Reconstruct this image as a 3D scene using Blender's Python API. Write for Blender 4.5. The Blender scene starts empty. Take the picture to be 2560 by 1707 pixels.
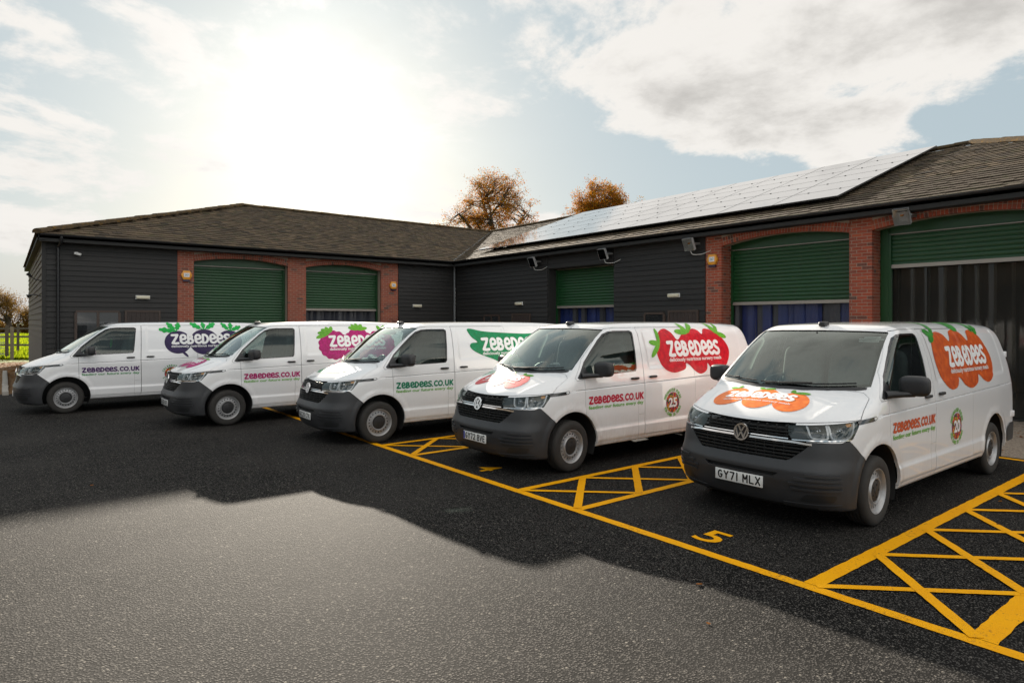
import bpy, bmesh, math, random, time
import numpy as np
from mathutils import Vector, Matrix
from mathutils.geometry import delaunay_2d_cdt
T0 = time.time()
R = math.radians
scene = bpy.context.scene
COL = scene.collection

# ------------------------------------------------------------------ camera
# world: +X runs along the parked vans towards their tails, +Y along the bay line away from the camera
cam_d = bpy.data.cameras.new('camera')
cam = bpy.data.objects.new('camera', cam_d)
COL.objects.link(cam)
cam.location = (0, 0, 1.967)
cam.rotation_euler = (R(90), 0, R(-38.2))
cam_d.sensor_width = 36
cam_d.lens = 1613 / 2560 * 36
cam_d.shift_y = -49.2 / 2560
cam_d.clip_start = 0.05
cam_d.clip_end = 3000
scene.camera = cam

# ------------------------------------------------------------------ sun and sky
SUN_AZ = math.atan2(3.1, 1.25)          # direction towards the sun in the ground plane
SUN_EL = R(16.8)
SUN_DIR = Vector((math.cos(SUN_AZ) * math.cos(SUN_EL), math.sin(SUN_AZ) * math.cos(SUN_EL), math.sin(SUN_EL)))
sun_d = bpy.data.lights.new('sun', 'SUN')
sun_d.energy = 2.9
sun_d.angle = R(0.6)
sun_d.color = (1.0, 0.90, 0.76)
sun = bpy.data.objects.new('sun', sun_d)
COL.objects.link(sun)
sun.rotation_euler = (-SUN_DIR).to_track_quat('-Z', 'Y').to_euler()
sun.location = (10, 40, 20)

world = bpy.data.worlds.new('World')
scene.world = world
world.use_nodes = True


def build_world():
    nt = world.node_tree
    N, L = nt.nodes, nt.links
    N.clear()

    def node(t, **kw):
        n = N.new(t)
        for k, v in kw.items():
            setattr(n, k, v)
        return n

    def put(sock, v):
        if isinstance(v, bpy.types.NodeSocket): L.new(v, sock)
        else: sock.default_value = v

    def math_(op, a, b=0.0, clamp=False):
        n = node('ShaderNodeMath', operation=op, use_clamp=clamp)
        put(n.inputs[0], a); put(n.inputs[1], b)
        return n.outputs[0]

    def rng(v, a, b, c, d, smooth=False):
        n = node('ShaderNodeMapRange', interpolation_type='SMOOTHSTEP' if smooth else 'LINEAR')
        for i, q in enumerate((v, a, b, c, d)): put(n.inputs[i], q)
        return n.outputs[0]

    def mixc(f, a, b):
        n = node('ShaderNodeMix', data_type='RGBA')
        put(n.inputs[0], f); put(n.inputs[6], a); put(n.inputs[7], b)
        return n.outputs[2]

    def scale(c, f):
        n = node('ShaderNodeVectorMath', operation='SCALE')
        put(n.inputs[0], c); put(n.inputs['Scale'], f)
        return n.outputs[0]

    def noise(vec, sc, det, rough, dist=0.0):
        n = node('ShaderNodeTexNoise')
        put(n.inputs['Vector'], vec)
        for k, v in (('Scale', sc), ('Detail', det), ('Roughness', rough), ('Distortion', dist)): n.inputs[k].default_value = v
        return n.outputs['Fac']

    out = node('ShaderNodeOutputWorld')
    bg = node('ShaderNodeBackground')
    bg.inputs['Strength'].default_value = 0.10
    L.new(bg.outputs[0], out.inputs[0])
    sky = node('ShaderNodeTexSky', sky_type='NISHITA', sun_disc=False)
    sky.sun_elevation = SUN_EL
    sky.sun_rotation = math.pi / 2 - SUN_AZ
    sky.dust_density = 2.0
    tc = node('ShaderNodeTexCoord')
    nrm = node('ShaderNodeVectorMath', operation='NORMALIZE')
    L.new(tc.outputs['Generated'], nrm.inputs[0])
    sep = node('ShaderNodeSeparateXYZ')
    L.new(nrm.outputs[0], sep.inputs[0])
    # cloud deck: directions projected on a plane overhead
    den = math_('ADD', math_('MAXIMUM', sep.outputs[2], 0.0), 0.22)
    comb = node('ShaderNodeCombineXYZ')
    put(comb.inputs[0], math_('DIVIDE', sep.outputs[0], den)); put(comb.inputs[1], math_('DIVIDE', sep.outputs[1], den))
    mp = node('ShaderNodeMapping')
    mp.inputs['Location'].default_value = CLOUD_OFF
    L.new(comb.outputs[0], mp.inputs[0])
    v = mp.outputs[0]
    big = noise(v, 0.9, 3, .5, .3)
    det = noise(v, 2.6, 10, .64, .2)
    dens = math_('ADD', math_('MULTIPLY', big, .60), math_('MULTIPLY', det, .40))
    cov = rng(dens, CLOUD_LO, CLOUD_HI, 0.0, 1.0, True)
    body = rng(math_('ADD', math_('MULTIPLY', dens, .75), math_('MULTIPLY', noise(v, 4.0, 8, .6), .25)), CLOUD_HI - .01, CLOUD_HI + .13, 1.40, .86, True)
    # angle to the sun
    dot = node('ShaderNodeVectorMath', operation='DOT_PRODUCT')
    L.new(nrm.outputs[0], dot.inputs[0])
    dot.inputs[1].default_value = SUN_DIR
    dv = dot.outputs['Value']
    d = math_('MAXIMUM', dv, 0.0)
    back = rng(dv, 0.3, -1.0, 1.0, CLOUD_BACK)           # front-lit clouds, with brightness added to fill the shaded van sides
    g1 = math_('POWER', d, 26.0); g2 = math_('POWER', d, 180.0); g3 = math_('POWER', d, 800.0)
    glow = math_('ADD', math_('ADD', math_('MULTIPLY', g1, .22), math_('MULTIPLY', g2, 1.15)), math_('MULTIPLY', g3, 5.0))
    glow = math_('MULTIPLY', glow, rng(det, .33, .67, .40, 1.45))
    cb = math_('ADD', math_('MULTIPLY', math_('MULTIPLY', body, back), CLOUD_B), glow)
    cloud = scale((1.0, 0.968, 0.92), cb)
    blue = scale((0.78, 0.93, 1.0), math_('ADD', math_('MULTIPLY', glow, .5), SKY_B))
    clear = mixc(.97, sky.outputs[0], blue)
    hz = rng(sep.outputs[2], 0.0, .12, .7, 0.0, True)     # bright haze near the horizon
    mixed = mixc(cov, clear, cloud)
    mixed = mixc(hz, mixed, scale((1.0, .975, .935), math_('ADD', math_('MULTIPLY', glow, .7), 1.30)))
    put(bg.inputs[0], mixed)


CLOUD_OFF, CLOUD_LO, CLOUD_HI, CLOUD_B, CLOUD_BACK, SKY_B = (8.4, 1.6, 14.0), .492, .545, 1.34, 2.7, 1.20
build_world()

vs = scene.view_settings
vs.view_transform = 'Standard'
vs.look = 'None'
vs.gamma = 1.0
vs.use_curve_mapping = False
vs.exposure = 2.27
scene.cycles.use_denoising = True
scene.cycles.denoising_prefilter = 'ACCURATE'
scene.cycles.max_bounces = 8
scene.cycles.diffuse_bounces = 3
scene.cycles.glossy_bounces = 4
scene.cycles.transparent_max_bounces = 24
scene.cycles.transmission_bounces = 4
scene.cycles.caustics_reflective = False
scene.cycles.caustics_refractive = False
scene.cycles.sample_clamp_indirect = 6.0
# ------------------------------------------------------------------ helpers: objects
def tag(o, label=None, cat=None, group=None, kind=None):
    if label: o['label'] = label
    if cat: o['category'] = cat
    if group: o['group'] = group
    if kind: o['kind'] = kind
    return o


def empty(name, loc=(0, 0, 0), rz=0.0):
    o = bpy.data.objects.new(name, None)
    o.empty_display_size = 0.2
    COL.objects.link(o)
    o.location = loc
    o.rotation_euler = (0, 0, rz)
    return o


def link(name, me, parent=None, mats=None, loc=None, rot=None):
    o = bpy.data.objects.new(name, me)
    COL.objects.link(o)
    if mats is not None:
        if not isinstance(mats, (list, tuple)): mats = [mats]
        if not me.materials:
            for m in mats: me.materials.append(m)
    if parent: o.parent = parent
    if loc is not None: o.location = loc
    if rot is not None: o.rotation_euler = rot
    return o


def copy_tree(o, parent=None):
    c = o.copy()
    COL.objects.link(c)
    c.parent = parent
    for ch in list(o.children): copy_tree(ch, c)
    return c


class MB:
    """collects polygons, then becomes one mesh"""
    def __init__(s):
        s.v = []; s.f = []; s.m = []

    def add(s, vs, fs, mi=0):
        b = len(s.v)
        s.v.extend([tuple(p) for p in vs])
        for f in fs:
            s.f.append([b + i for i in f]); s.m.append(mi)
        return s

    def box(s, x0, x1, y0, y1, z0, z1, mi=0):
        v = [(x0, y0, z0), (x1, y0, z0), (x1, y1, z0), (x0, y1, z0), (x0, y0, z1), (x1, y0, z1), (x1, y1, z1), (x0, y1, z1)]
        return s.add(v, [(0, 3, 2, 1), (4, 5, 6, 7), (0, 1, 5, 4), (1, 2, 6, 5), (2, 3, 7, 6), (3, 0, 4, 7)], mi)

    def obox(s, c, ax, ay, az, mi=0):
        c, ax, ay, az = map(Vector, (c, ax, ay, az))
        v = [c + ax * i + ay * j + az * k for k in (-1, 1) for j in (-1, 1) for i in (-1, 1)]
        return s.add(v, [(0, 2, 3, 1), (4, 5, 7, 6), (0, 1, 5, 4), (1, 3, 7, 5), (3, 2, 6, 7), (2, 0, 4, 6)], mi)

    def bar(s, a, b, w, h, up=(0, 0, 1), mi=0):
        a, b, up = Vector(a), Vector(b), Vector(up)
        d = b - a
        x = d.normalized(); y = up.cross(x).normalized(); z = x.cross(y)
        return s.obox((a + b) / 2, d / 2, y * w / 2, z * h / 2, mi)

    def tube(s, pts, rad, n=8, mi=0, cap=True, closed=False):
        pts = [Vector(p) for p in pts]
        if not isinstance(rad, (list, tuple)): rad = [rad] * len(pts)
        rings = []
        ref = None
        for i, p in enumerate(pts):
            if closed: t = pts[(i + 1) % len(pts)] - pts[i - 1]
            else: t = pts[min(i + 1, len(pts) - 1)] - pts[max(i - 1, 0)]
            t.normalize()
            if ref is None:
                ref = Vector((0, 0, 1)) if abs(t.z) < .9 else Vector((1, 0, 0))
            u = (ref - t * ref.dot(t))
            if u.length < 1e-5: u = t.orthogonal()
            u.normalize(); ref = u
            w = t.cross(u)
            rings.append([p + (u * math.cos(2 * math.pi * k / n) + w * math.sin(2 * math.pi * k / n)) * rad[i] for k in range(n)])
        v = [q for r in rings for q in r]
        f = []
        m = len(rings)
        for i in range(m if closed else m - 1):
            j = (i + 1) % m
            for k in range(n):
                l = (k + 1) % n
                f.append((i * n + k, i * n + l, j * n + l, j * n + k))
        if cap and not closed:
            f.append(tuple(range(n))[::-1]); f.append(tuple((m - 1) * n + k for k in range(n)))
        return s.add(v, f, mi)

    def lathe(s, prof, n=32, axis='y', o=(0, 0, 0), mi=0, closed=False):
        """prof: (radius, offset along axis)"""
        v = []; f = []
        for r, a in prof:
            for k in range(n):
                t = 2 * math.pi * k / n
                c, d = r * math.cos(t), r * math.sin(t)
                p = {'x': (a, c, d), 'y': (c, a, d), 'z': (c, d, a)}[axis]
                v.append((p[0] + o[0], p[1] + o[1], p[2] + o[2]))
        m = len(prof)
        for i in range(m if closed else m - 1):
            j = (i + 1) % m
            for k in range(n):
                l = (k + 1) % n
                f.append((i * n + k, j * n + k, j * n + l, i * n + l))
        return s.add(v, f, mi)

    def prism(s, poly, axis, a, b, mi=0):
        """2D polygon extruded along an axis (x: poly=(y,z), y: poly=(x,z), z: poly=(x,y))"""
        n = len(poly)
        def P(p, t): return {'x': (t, p[0], p[1]), 'y': (p[0], t, p[1]), 'z': (p[0], p[1], t)}[axis]
        v = [P(p, a) for p in poly] + [P(p, b) for p in poly]
        f = [tuple(range(n))[::-1], tuple(range(n, 2 * n))] + [(i, (i + 1) % n, n + (i + 1) % n, n + i) for i in range(n)]
        return s.add(v, f, mi)

    def mesh(s, name, smooth=None, fix=False):
        me = bpy.data.meshes.new(name)
        me.from_pydata(s.v, [], s.f)
        if any(s.m): me.polygons.foreach_set('material_index', s.m)
        if fix:
            bm = bmesh.new(); bm.from_mesh(me)
            bmesh.ops.recalc_face_normals(bm, faces=bm.faces)
            bm.to_mesh(me); bm.free()
        if smooth is not None: smooth_by_angle(me, smooth)
        me.update()
        return me

    def build(s, name, mats, parent=None, smooth=None, fix=False, loc=None, rot=None):
        return link(name, s.mesh(name, smooth, fix), parent, mats, loc, rot)


def smooth_by_angle(me, deg):
    me.shade_smooth()
    me.update()
    me.set_sharp_from_angle(angle=R(deg))


def bevelled(me, w, seg=2, deg=30):
    bm = bmesh.new(); bm.from_mesh(me)
    es = [e for e in bm.edges if len(e.link_faces) == 2 and e.calc_face_angle(0) > R(25)]
    bmesh.ops.bevel(bm, geom=es, offset=w, segments=seg, affect='EDGES', profile=.5, clamp_overlap=True)
    bm.to_mesh(me); bm.free()
    smooth_by_angle(me, deg)
    return me


# ------------------------------------------------------------------ helpers: materials
MATS = {}


class NT:
    def __init__(s, name):
        s.mat = bpy.data.materials.new(name)
        s.mat.use_nodes = True
        s.nt = s.mat.node_tree
        s.N, s.L = s.nt.nodes, s.nt.links
        s.N.clear()
        s.out = s.N.new('ShaderNodeOutputMaterial')
        MATS[name] = s.mat

    def n(s, t, ins=None, **kw):
        n = s.N.new(t)
        for k, v in kw.items(): setattr(n, k, v)
        for k, v in (ins or {}).items(): s.set(n.inputs[k], v)
        return n

    def set(s, sock, v):
        if isinstance(v, bpy.types.NodeSocket): s.L.new(v, sock)
        elif isinstance(v, bpy.types.Node): s.L.new(v.outputs[0], sock)
        else:
            if sock.type == 'RGBA' and len(v) == 3: v = (*v, 1)
            sock.default_value = v

    def m(s, op, a, b=0.0, c=0.0, clamp=False):
        return s.n('ShaderNodeMath', {0: a, 1: b, 2: c}, operation=op, use_clamp=clamp).outputs[0]

    def vm(s, op, a, b=(0, 0, 0)):
        n = s.n('ShaderNodeVectorMath', {0: a, 1: b}, operation=op)
        return n.outputs['Value'] if op in ('DOT_PRODUCT', 'LENGTH', 'DISTANCE') else n.outputs[0]

    def noise(s, vec, scale, detail=4, rough=.55, dist=0):
        return s.n('ShaderNodeTexNoise', {'Vector': vec, 'Scale': scale, 'Detail': detail, 'Roughness': rough, 'Distortion': dist}).outputs[0]

    def vor(s, vec, scale, feature='F1', out='Distance', rand=1.0):
        return s.n('ShaderNodeTexVoronoi', {'Vector': vec, 'Scale': scale, 'Randomness': rand}, feature=feature).outputs[out]

    def ramp(s, fac, stops, interp='LINEAR'):
        n = s.n('ShaderNodeValToRGB', {0: fac})
        cr = n.color_ramp; cr.interpolation = interp
        while len(cr.elements) < len(stops): cr.elements.new(.5)
        for e, (p, c) in zip(cr.elements, stops):
            e.position = p
            e.color = (c, c, c, 1) if isinstance(c, (int, float)) else (*c, 1)
        return n.outputs[0]

    def rng(s, v, a, b, c, d, clamp=True):
        return s.n('ShaderNodeMapRange', {0: v, 1: a, 2: b, 3: c, 4: d}, clamp=clamp).outputs[0]

    def mix(s, fac, a, b, blend='MIX'):
        return s.n('ShaderNodeMix', {0: fac, 6: a, 7: b}, data_type='RGBA', blend_type=blend).outputs[2]

    def obj(s): return s.n('ShaderNodeTexCoord').outputs['Object']

    def pos(s): return s.n('ShaderNodeNewGeometry').outputs['Position']

    def rnd(s): return s.n('ShaderNodeObjectInfo').outputs['Random']

    def island(s): return s.n('ShaderNodeNewGeometry').outputs['Random Per Island']

    def xyz(s, v):
        n = s.n('ShaderNodeSeparateXYZ', {0: v})
        return n.outputs[0], n.outputs[1], n.outputs[2]

    def bump(s, h, strength=.3, dist=.01, nrm=None):
        ins = {'Height': h, 'Strength': strength, 'Distance': dist}
        if nrm is not None: ins['Normal'] = nrm
        return s.n('ShaderNodeBump', ins).outputs[0]

    def pbr(s, color, rough=.5, metal=0.0, normal=None, spec=.5, coat=0.0, coat_rough=.03, trans=None, sheen=None, alpha=None):
        ins = {'Base Color': color, 'Roughness': rough, 'Metallic': metal, 'Specular IOR Level': spec, 'Coat Weight': coat, 'Coat Roughness': coat_rough}
        if normal is not None: ins['Normal'] = normal
        p = s.n('ShaderNodeBsdfPrincipled', ins)
        s.set(s.out.inputs[0], p)
        s.p = p
        return s.mat


def flat(name, col, rough=.5, metal=0.0, spec=.5, coat=0.0, var=.0, vscale=3.0, bump=0.0, bscale=60.0):
    t = NT(name)
    c = col
    nrm = None
    if var > 0:
        o = t.obj()
        f = t.noise(o, vscale, 5)
        c = t.mix(f, tuple(max(0, q * (1 - var)) for q in col), tuple(min(1, q * (1 + var)) for q in col))
    if bump > 0:
        nrm = t.bump(t.noise(t.obj(), bscale, 4), bump, .004)
    return t.pbr(c, rough, metal, nrm, spec, coat)


# ------------------------------------------------------------------ helpers: flat prints from distance fields
def march(sdf, u0, u1, v0, v1, cell):
    """filled mesh of {sdf<0}: vertices (u,v) and faces, outline interpolated per grid cell"""
    nu, nv = max(2, int(round((u1 - u0) / cell)) + 1), max(2, int(round((v1 - v0) / cell)) + 1)
    us, vs_ = np.linspace(u0, u1, nu), np.linspace(v0, v1, nv)
    U, V = np.meshgrid(us, vs_, indexing='ij')
    D = sdf(U, V)
    ins = D < 0
    vid = {}; verts = []; faces = []
    def corner(i, j):
        k = ('c', i, j)
        if k not in vid:
            vid[k] = len(verts); verts.append((us[i], vs_[j]))
        return vid[k]
    def edge(i, j, a, b):
        k = ('e', *min((i, j), (a, b)), *max((i, j), (a, b)))
        if k not in vid:
            t = D[i, j] / (D[i, j] - D[a, b])
            t = min(max(t, .02), .98)
            vid[k] = len(verts); verts.append((us[i] + (us[a] - us[i]) * t, vs_[j] + (vs_[b] - vs_[j]) * t))
        return vid[k]
    cnt = ins[:-1, :-1].astype(int) + ins[1:, :-1] + ins[1:, 1:] + ins[:-1, 1:]
    for i, j in zip(*np.nonzero(cnt)):
        cs = [(i, j), (i + 1, j), (i + 1, j + 1), (i, j + 1)]
        if cnt[i, j] == 4:
            faces.append([corner(*c) for c in cs]); continue
        f = []
        for k in range(4):
            a, b = cs[k], cs[(k + 1) % 4]
            if ins[a]: f.append(corner(*a))
            if ins[a] != ins[b]: f.append(edge(*a, *b))
        if len(f) >= 3: faces.append(f)
    return np.array(verts), faces


def seg_d(U, V, pts, closed=False):
    d = np.full(U.shape, 1e9)
    P = [np.array(p, float) for p in pts]
    if closed: P.append(P[0])
    for a, b in zip(P[:-1], P[1:]):
        ab = b - a
        L2 = max(ab @ ab, 1e-12)
        t = np.clip(((U - a[0]) * ab[0] + (V - a[1]) * ab[1]) / L2, 0, 1)
        d = np.minimum(d, np.hypot(U - a[0] - t * ab[0], V - a[1] - t * ab[1]))
    return d


def arc(cx, cy, rx, ry, a0, a1, n=14):
    return [(cx + rx * math.cos(R(a0 + (a1 - a0) * k / n)), cy + ry * math.sin(R(a0 + (a1 - a0) * k / n))) for k in range(n + 1)]


def ell(U, V, cx, cy, rx, ry, rot=0.0):
    c, s_ = math.cos(R(rot)), math.sin(R(rot))
    x, y = (U - cx) * c + (V - cy) * s_, -(U - cx) * s_ + (V - cy) * c
    k = np.hypot(x / rx, y / ry)
    return (k - 1) * min(rx, ry)


def poly_sdf(U, V, pts):
    """signed distance to a closed polygon"""
    d = seg_d(U, V, pts, True)
    ins = np.zeros(U.shape, bool)
    n = len(pts)
    for i in range(n):
        (x0, y0), (x1, y1) = pts[i], pts[(i + 1) % n]
        c = ((y0 > V) != (y1 > V))
        with np.errstate(divide='ignore', invalid='ignore'):
            xi = (x1 - x0) * (V - y0) / (y1 - y0 if y1 != y0 else 1e-12) + x0
        ins ^= c & (U < xi)
    return np.where(ins, -d, d)


def spline(pts, n=6, closed=True):
    """Catmull-Rom through points"""
    P = [np.array(p, float) for p in pts]
    m = len(P); out = []
    rng_ = range(m) if closed else range(m - 1)
    for i in rng_:
        if closed: p0, p1, p2, p3 = P[i - 1], P[i], P[(i + 1) % m], P[(i + 2) % m]
        else: p0, p1, p2, p3 = P[max(i - 1, 0)], P[i], P[i + 1], P[min(i + 2, m - 1)]
        for k in range(n):
            t = k / n
            out.append(tuple(.5 * (2 * p1 + (p2 - p0) * t + (2 * p0 - 5 * p1 + 4 * p2 - p3) * t * t + (3 * p1 - p0 - 3 * p2 + p3) * t ** 3)))
    if not closed: out.append(tuple(P[-1]))
    return out


_font_cache = {}
def text_mesh(body, size=1.0, offset=0.0, spacing=1.0, align='LEFT'):
    """2D triangles of a line of text: (verts Nx2, faces)"""
    k = (body, size, offset, spacing, align)
    if k in _font_cache: return _font_cache[k]
    cu = bpy.data.curves.new('text', 'FONT')
    cu.body = body; cu.size = size; cu.offset = offset; cu.space_character = spacing
    cu.align_x = align; cu.resolution_u = 3
    o = bpy.data.objects.new('text', cu)
    COL.objects.link(o)
    dg = bpy.context.evaluated_depsgraph_get()
    me = bpy.data.meshes.new_from_object(o.evaluated_get(dg))
    v = np.array([(p.co.x, p.co.y) for p in me.vertices]) if len(me.vertices) else np.zeros((0, 2))
    f = [list(p.vertices) for p in me.polygons]
    bpy.data.objects.remove(o); bpy.data.curves.remove(cu); bpy.data.meshes.remove(me)
    _font_cache[k] = (v, f)
    return v, f


def fit_text(body, u0, u1, v0, v1, offset=0.0, spacing=1.0):
    """text scaled into a box; v0,v1 = baseline and cap height of the letter H"""
    v, f = text_mesh(body, 1.0, offset, spacing)
    h, _ = text_mesh('H', 1.0, offset, spacing)
    su = (u1 - u0) / (v[:, 0].max() - v[:, 0].min())
    sv = (v1 - v0) / (h[:, 1].max() - h[:, 1].min())
    w = np.stack([u0 + (v[:, 0] - v[:, 0].min()) * su, v0 + (v[:, 1] - h[:, 1].min()) * sv], 1)
    return w, f
# ------------------------------------------------------------------ materials
def make_mats():
    M = MATS
    # white van paint: clear coat, road dirt rising from the sills, different on each van
    t = NT('paint')
    o = t.obj(); x, y, z = t.xyz(o)
    rn = t.n('ShaderNodeObjectInfo').outputs['Color']
    low = t.rng(z, .95, .28, 0.0, 1.0)
    n1 = t.noise(o, 5.0, 6, .65); n2 = t.noise(t.vm('MULTIPLY', o, (1.0, 1.0, .25)), 26.0, 5, .6)
    arch = t.rng(t.m('MINIMUM', t.vm('DISTANCE', t.vm('MULTIPLY', o, (1, 0, 1)), (.92, 0, .36)), t.vm('DISTANCE', t.vm('MULTIPLY', o, (1, 0, 1)), (4.32, 0, .36))), .42, .62, .7, 0.0)
    d = t.m('MULTIPLY', t.m('ADD', t.m('POWER', low, 2.2), arch), t.rng(t.m('ADD', n1, t.m('MULTIPLY', n2, .8)), .6, 1.25, .05, 1.0))
    amount = t.n('ShaderNodeSeparateColor', {0: rn}).outputs[0]
    d = t.m('MULTIPLY', d, amount, clamp=True)
    col = t.mix(t.m('MULTIPLY', d, .62), (.80, .80, .81), (.30, .235, .19))
    t.pbr(col, t.rng(d, 0, 1, .28, .6), spec=.5, coat=t.rng(d, 0, 1, 1.0, .25), coat_rough=.025)
    flat('bumper', (.036, .037, .040), .42, spec=.5, var=.22, vscale=5, bump=.12, bscale=500)
    flat('rubber', (.012, .012, .012), .7)
    flat('trim', (.05, .052, .054), .75)
    flat('blackgloss', (.012, .012, .013), .12, coat=.5)
    flat('blackplastic', (.022, .022, .024), .45, bump=.1, bscale=400)
    flat('grilleblack', (.02, .021, .022), .38)
    flat('chrome', (.82, .82, .83), .10, 1.0)
    flat('reflector', (.88, .88, .9), .07, 1.0)
    flat('lampdark', (.10, .105, .11), .22, .5)
    flat('lampblack', (.03, .03, .033), .3)
    flat('clearbar', (.75, .77, .78), .15, coat=1.0)
    flat('amber', (.75, .28, .02), .25, coat=1.0)
    flat('platewhite', (.80, .80, .78), .3, coat=.4)
    flat('plateblack', (.012, .012, .012), .35)
    flat('plateblue', (.03, .05, .35), .35)
    flat('seat', (.20, .205, .21), .9, var=.25, vscale=14)
    flat('dash', (.20, .21, .205), .7)
    flat('bulkhead', (.60, .62, .60), .6, var=.15)
    flat('visor', (.22, .22, .21), .7)
    t = NT('tyre')
    o = t.obj()
    t.pbr(t.mix(t.noise(o, 9, 6), (.013, .0125, .012), (.040, .036, .032)), .82, normal=t.bump(t.noise(o, 80, 4), .25, .004))
    t = NT('steelrim')
    o = t.obj()
    t.pbr(t.mix(t.rng(t.noise(o, 14, 6, .7), .50, .80, 0, .55), (.38, .38, .385), (.16, .15, .135)), .40, .5)
    flat('hubcap', (.022, .022, .023), .45, var=.3, vscale=12)
    # tinted glass that mirrors the sky at a slant
    def glass(name, tint, rough=.0, boost=1.0):
        t = NT(name)
        lw = t.n('ShaderNodeFresnel', {'IOR': 1.52})
        gl = t.n('ShaderNodeBsdfGlossy', {'Color': (.90, .97, .92, 1), 'Roughness': rough})
        tr = t.n('ShaderNodeBsdfTransparent', {'Color': (*tint, 1)})
        mx = t.n('ShaderNodeMixShader', {0: t.m('MULTIPLY', lw, boost, clamp=True), 1: tr, 2: gl})
        t.set(t.out.inputs[0], mx)
    glass('glass', (.74, .83, .79), boost=2.4)
    glass('sideglass', (.40, .475, .455), boost=1.35)
    glass('lens', (.93, .94, .95), boost=1.3)
    t = NT('curtain')
    fr_ = t.n('ShaderNodeFresnel', {'IOR': 1.5})
    mk = t.n('ShaderNodeMixShader', {0: .06, 1: t.n('ShaderNodeBsdfTransparent', {'Color': (.55, .55, .52, 1)}), 2: t.n('ShaderNodeBsdfDiffuse', {'Color': (.34, .33, .30, 1)})})
    t.set(t.out.inputs[0], t.n('ShaderNodeMixShader', {0: t.m('MULTIPLY', fr_, .55, clamp=True), 1: mk, 2: t.n('ShaderNodeBsdfGlossy', {'Color': (1, 1, 1, 1), 'Roughness': .07})}))
    flat('housewindow', (.02, .022, .024), .02, coat=1.0)
    # vinyl prints
    def vinyl(name, a, b, scale=18.0, rough=.3):
        t = NT(name)
        o = t.obj()
        f = t.noise(o, scale, 3, .6)
        g = t.vor(o, scale * 1.1)
        c = t.mix(t.rng(t.m('ADD', f, t.m('MULTIPLY', g, .35)), .45, .85, 0, 1), a, b)
        t.pbr(c, .42, spec=.28, coat=.06, coat_rough=.06)
    vinyl('v_purple', (.032, .014, .085), (.022, .010, .058))
    vinyl('v_magenta', (.52, .008, .19), (.33, .004, .11), 22)
    vinyl('v_green', (.0, .27, .105), (.006, .19, .06), 20)
    vinyl('v_red', (.66, .004, .018), (.42, .0, .012), 16)
    vinyl('v_orange', (.62, .105, .003), (.42, .048, .002), 13)
    vinyl('v_hood', (.90, .23, .03), (.76, .14, .01), 13)
    vinyl('v_leaf', (.16, .44, .03), (.10, .34, .02))
    vinyl('v_leafdark', (.02, .26, .015), (.012, .18, .01))
    vinyl('v_leafbright', (.0, .42, .06), (.0, .34, .05))
    flat('v_white', (.82, .82, .82), .35, coat=.2)
    flat('v_tag', (.14, .42, .035), .3, coat=.4)
    flat('v_tagdark', (.03, .27, .06), .3, coat=.4)
    flat('v_ured', (.52, .0, .035), .3, coat=.4); flat('v_uorange', (.62, .075, .003), .3, coat=.4)
    flat('v_ugreen', (.0, .20, .10), .3, coat=.4); flat('v_umag', (.42, .0, .13), .3, coat=.4); flat('v_upur', (.075, .02, .13), .3, coat=.4)
    t = NT('v_fruit')        # the wreath of tiny vegetables round the anniversary number
    o = t.obj()
    cc = t.n('ShaderNodeTexVoronoi', {'Vector': o, 'Scale': 42.0}).outputs['Color']
    h = t.n('ShaderNodeSeparateColor', {0: cc}).outputs[0]
    c = t.ramp(h, [(0, (.55, .02, .03)), (.2, (.05, .03, .10)), (.4, (.62, .16, .02)), (.55, (.03, .09, .015)), (.7, (.30, .02, .12)), (.85, (.62, .40, .03))], 'CONSTANT')
    t.pbr(t.mix(t.rng(t.vor(o, 42.0), .60, .80, 0, .6), c, (.10, .04, .04)), .4, spec=.25)
    # ground
    def tarmac(name, sc, lo, hi, gap, rough, spec, bump):
        t = NT(name)
        p = t.pos()
        st = t.vor(p, sc)
        col = t.n('ShaderNodeTexVoronoi', {'Vector': p, 'Scale': sc}).outputs['Color']
        cv = t.n('ShaderNodeSeparateColor', {0: col}).outputs[1]
        c3 = t.n('ShaderNodeSeparateColor', {0: col}).outputs[2]
        fine = t.noise(p, sc * 1.6, 3, .7)
        base = t.mix(t.m('MULTIPLY', t.m('POWER', cv, .8), t.rng(fine, .3, .7, .7, 1.15), clamp=True), lo, hi)
        base = t.mix(t.rng(t.m('ADD', st, t.m('MULTIPLY', t.m('SUBTRACT', fine, .5), .35)), .30, .46, 0, .97), base, gap)  # dark gaps between chips, the grains' small shadows put into the colour
        # worn wheel tracks, damp and oily marks
        big = t.noise(p, .35, 6, .62); track = t.noise(t.vm('MULTIPLY', p, (.35, 1.6, 1)), .8, 5, .6)
        base = t.mix(t.rng(big, .45, .72, 0, .45), base, tuple(q * .45 for q in hi))
        base = t.mix(t.rng(track, .55, .75, 0, .35), base, tuple(q * .30 for q in hi))
        oil = t.rng(t.noise(p, 1.3, 3, .5), .70, .76, 0, .5)
        base = t.mix(oil, base, (.010, .010, .010))
        base = t.mix(t.rng(c3, .985, .995, 0, .5), base, (.24, .22, .19))
        # hairline cracks
        ck = t.n('ShaderNodeTexVoronoi', {'Vector': t.vm('ADD', p, t.vm('SCALE', p)), 'Scale': .22}, feature='DISTANCE_TO_EDGE').outputs[0] if False else None
        hgt = t.m('ADD', t.rng(st, .0, .65, 1, 0), t.m('ADD', t.m('MULTIPLY', cv, .9), t.m('MULTIPLY', fine, .5)))
        t.pbr(base, rough, normal=t.bump(hgt, bump, .006), spec=spec)
    tarmac('asphalt', 70.0, (.031, .0292, .0275), (.122, .112, .102), (.001, .001, .001), .84, .085, .50)
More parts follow.
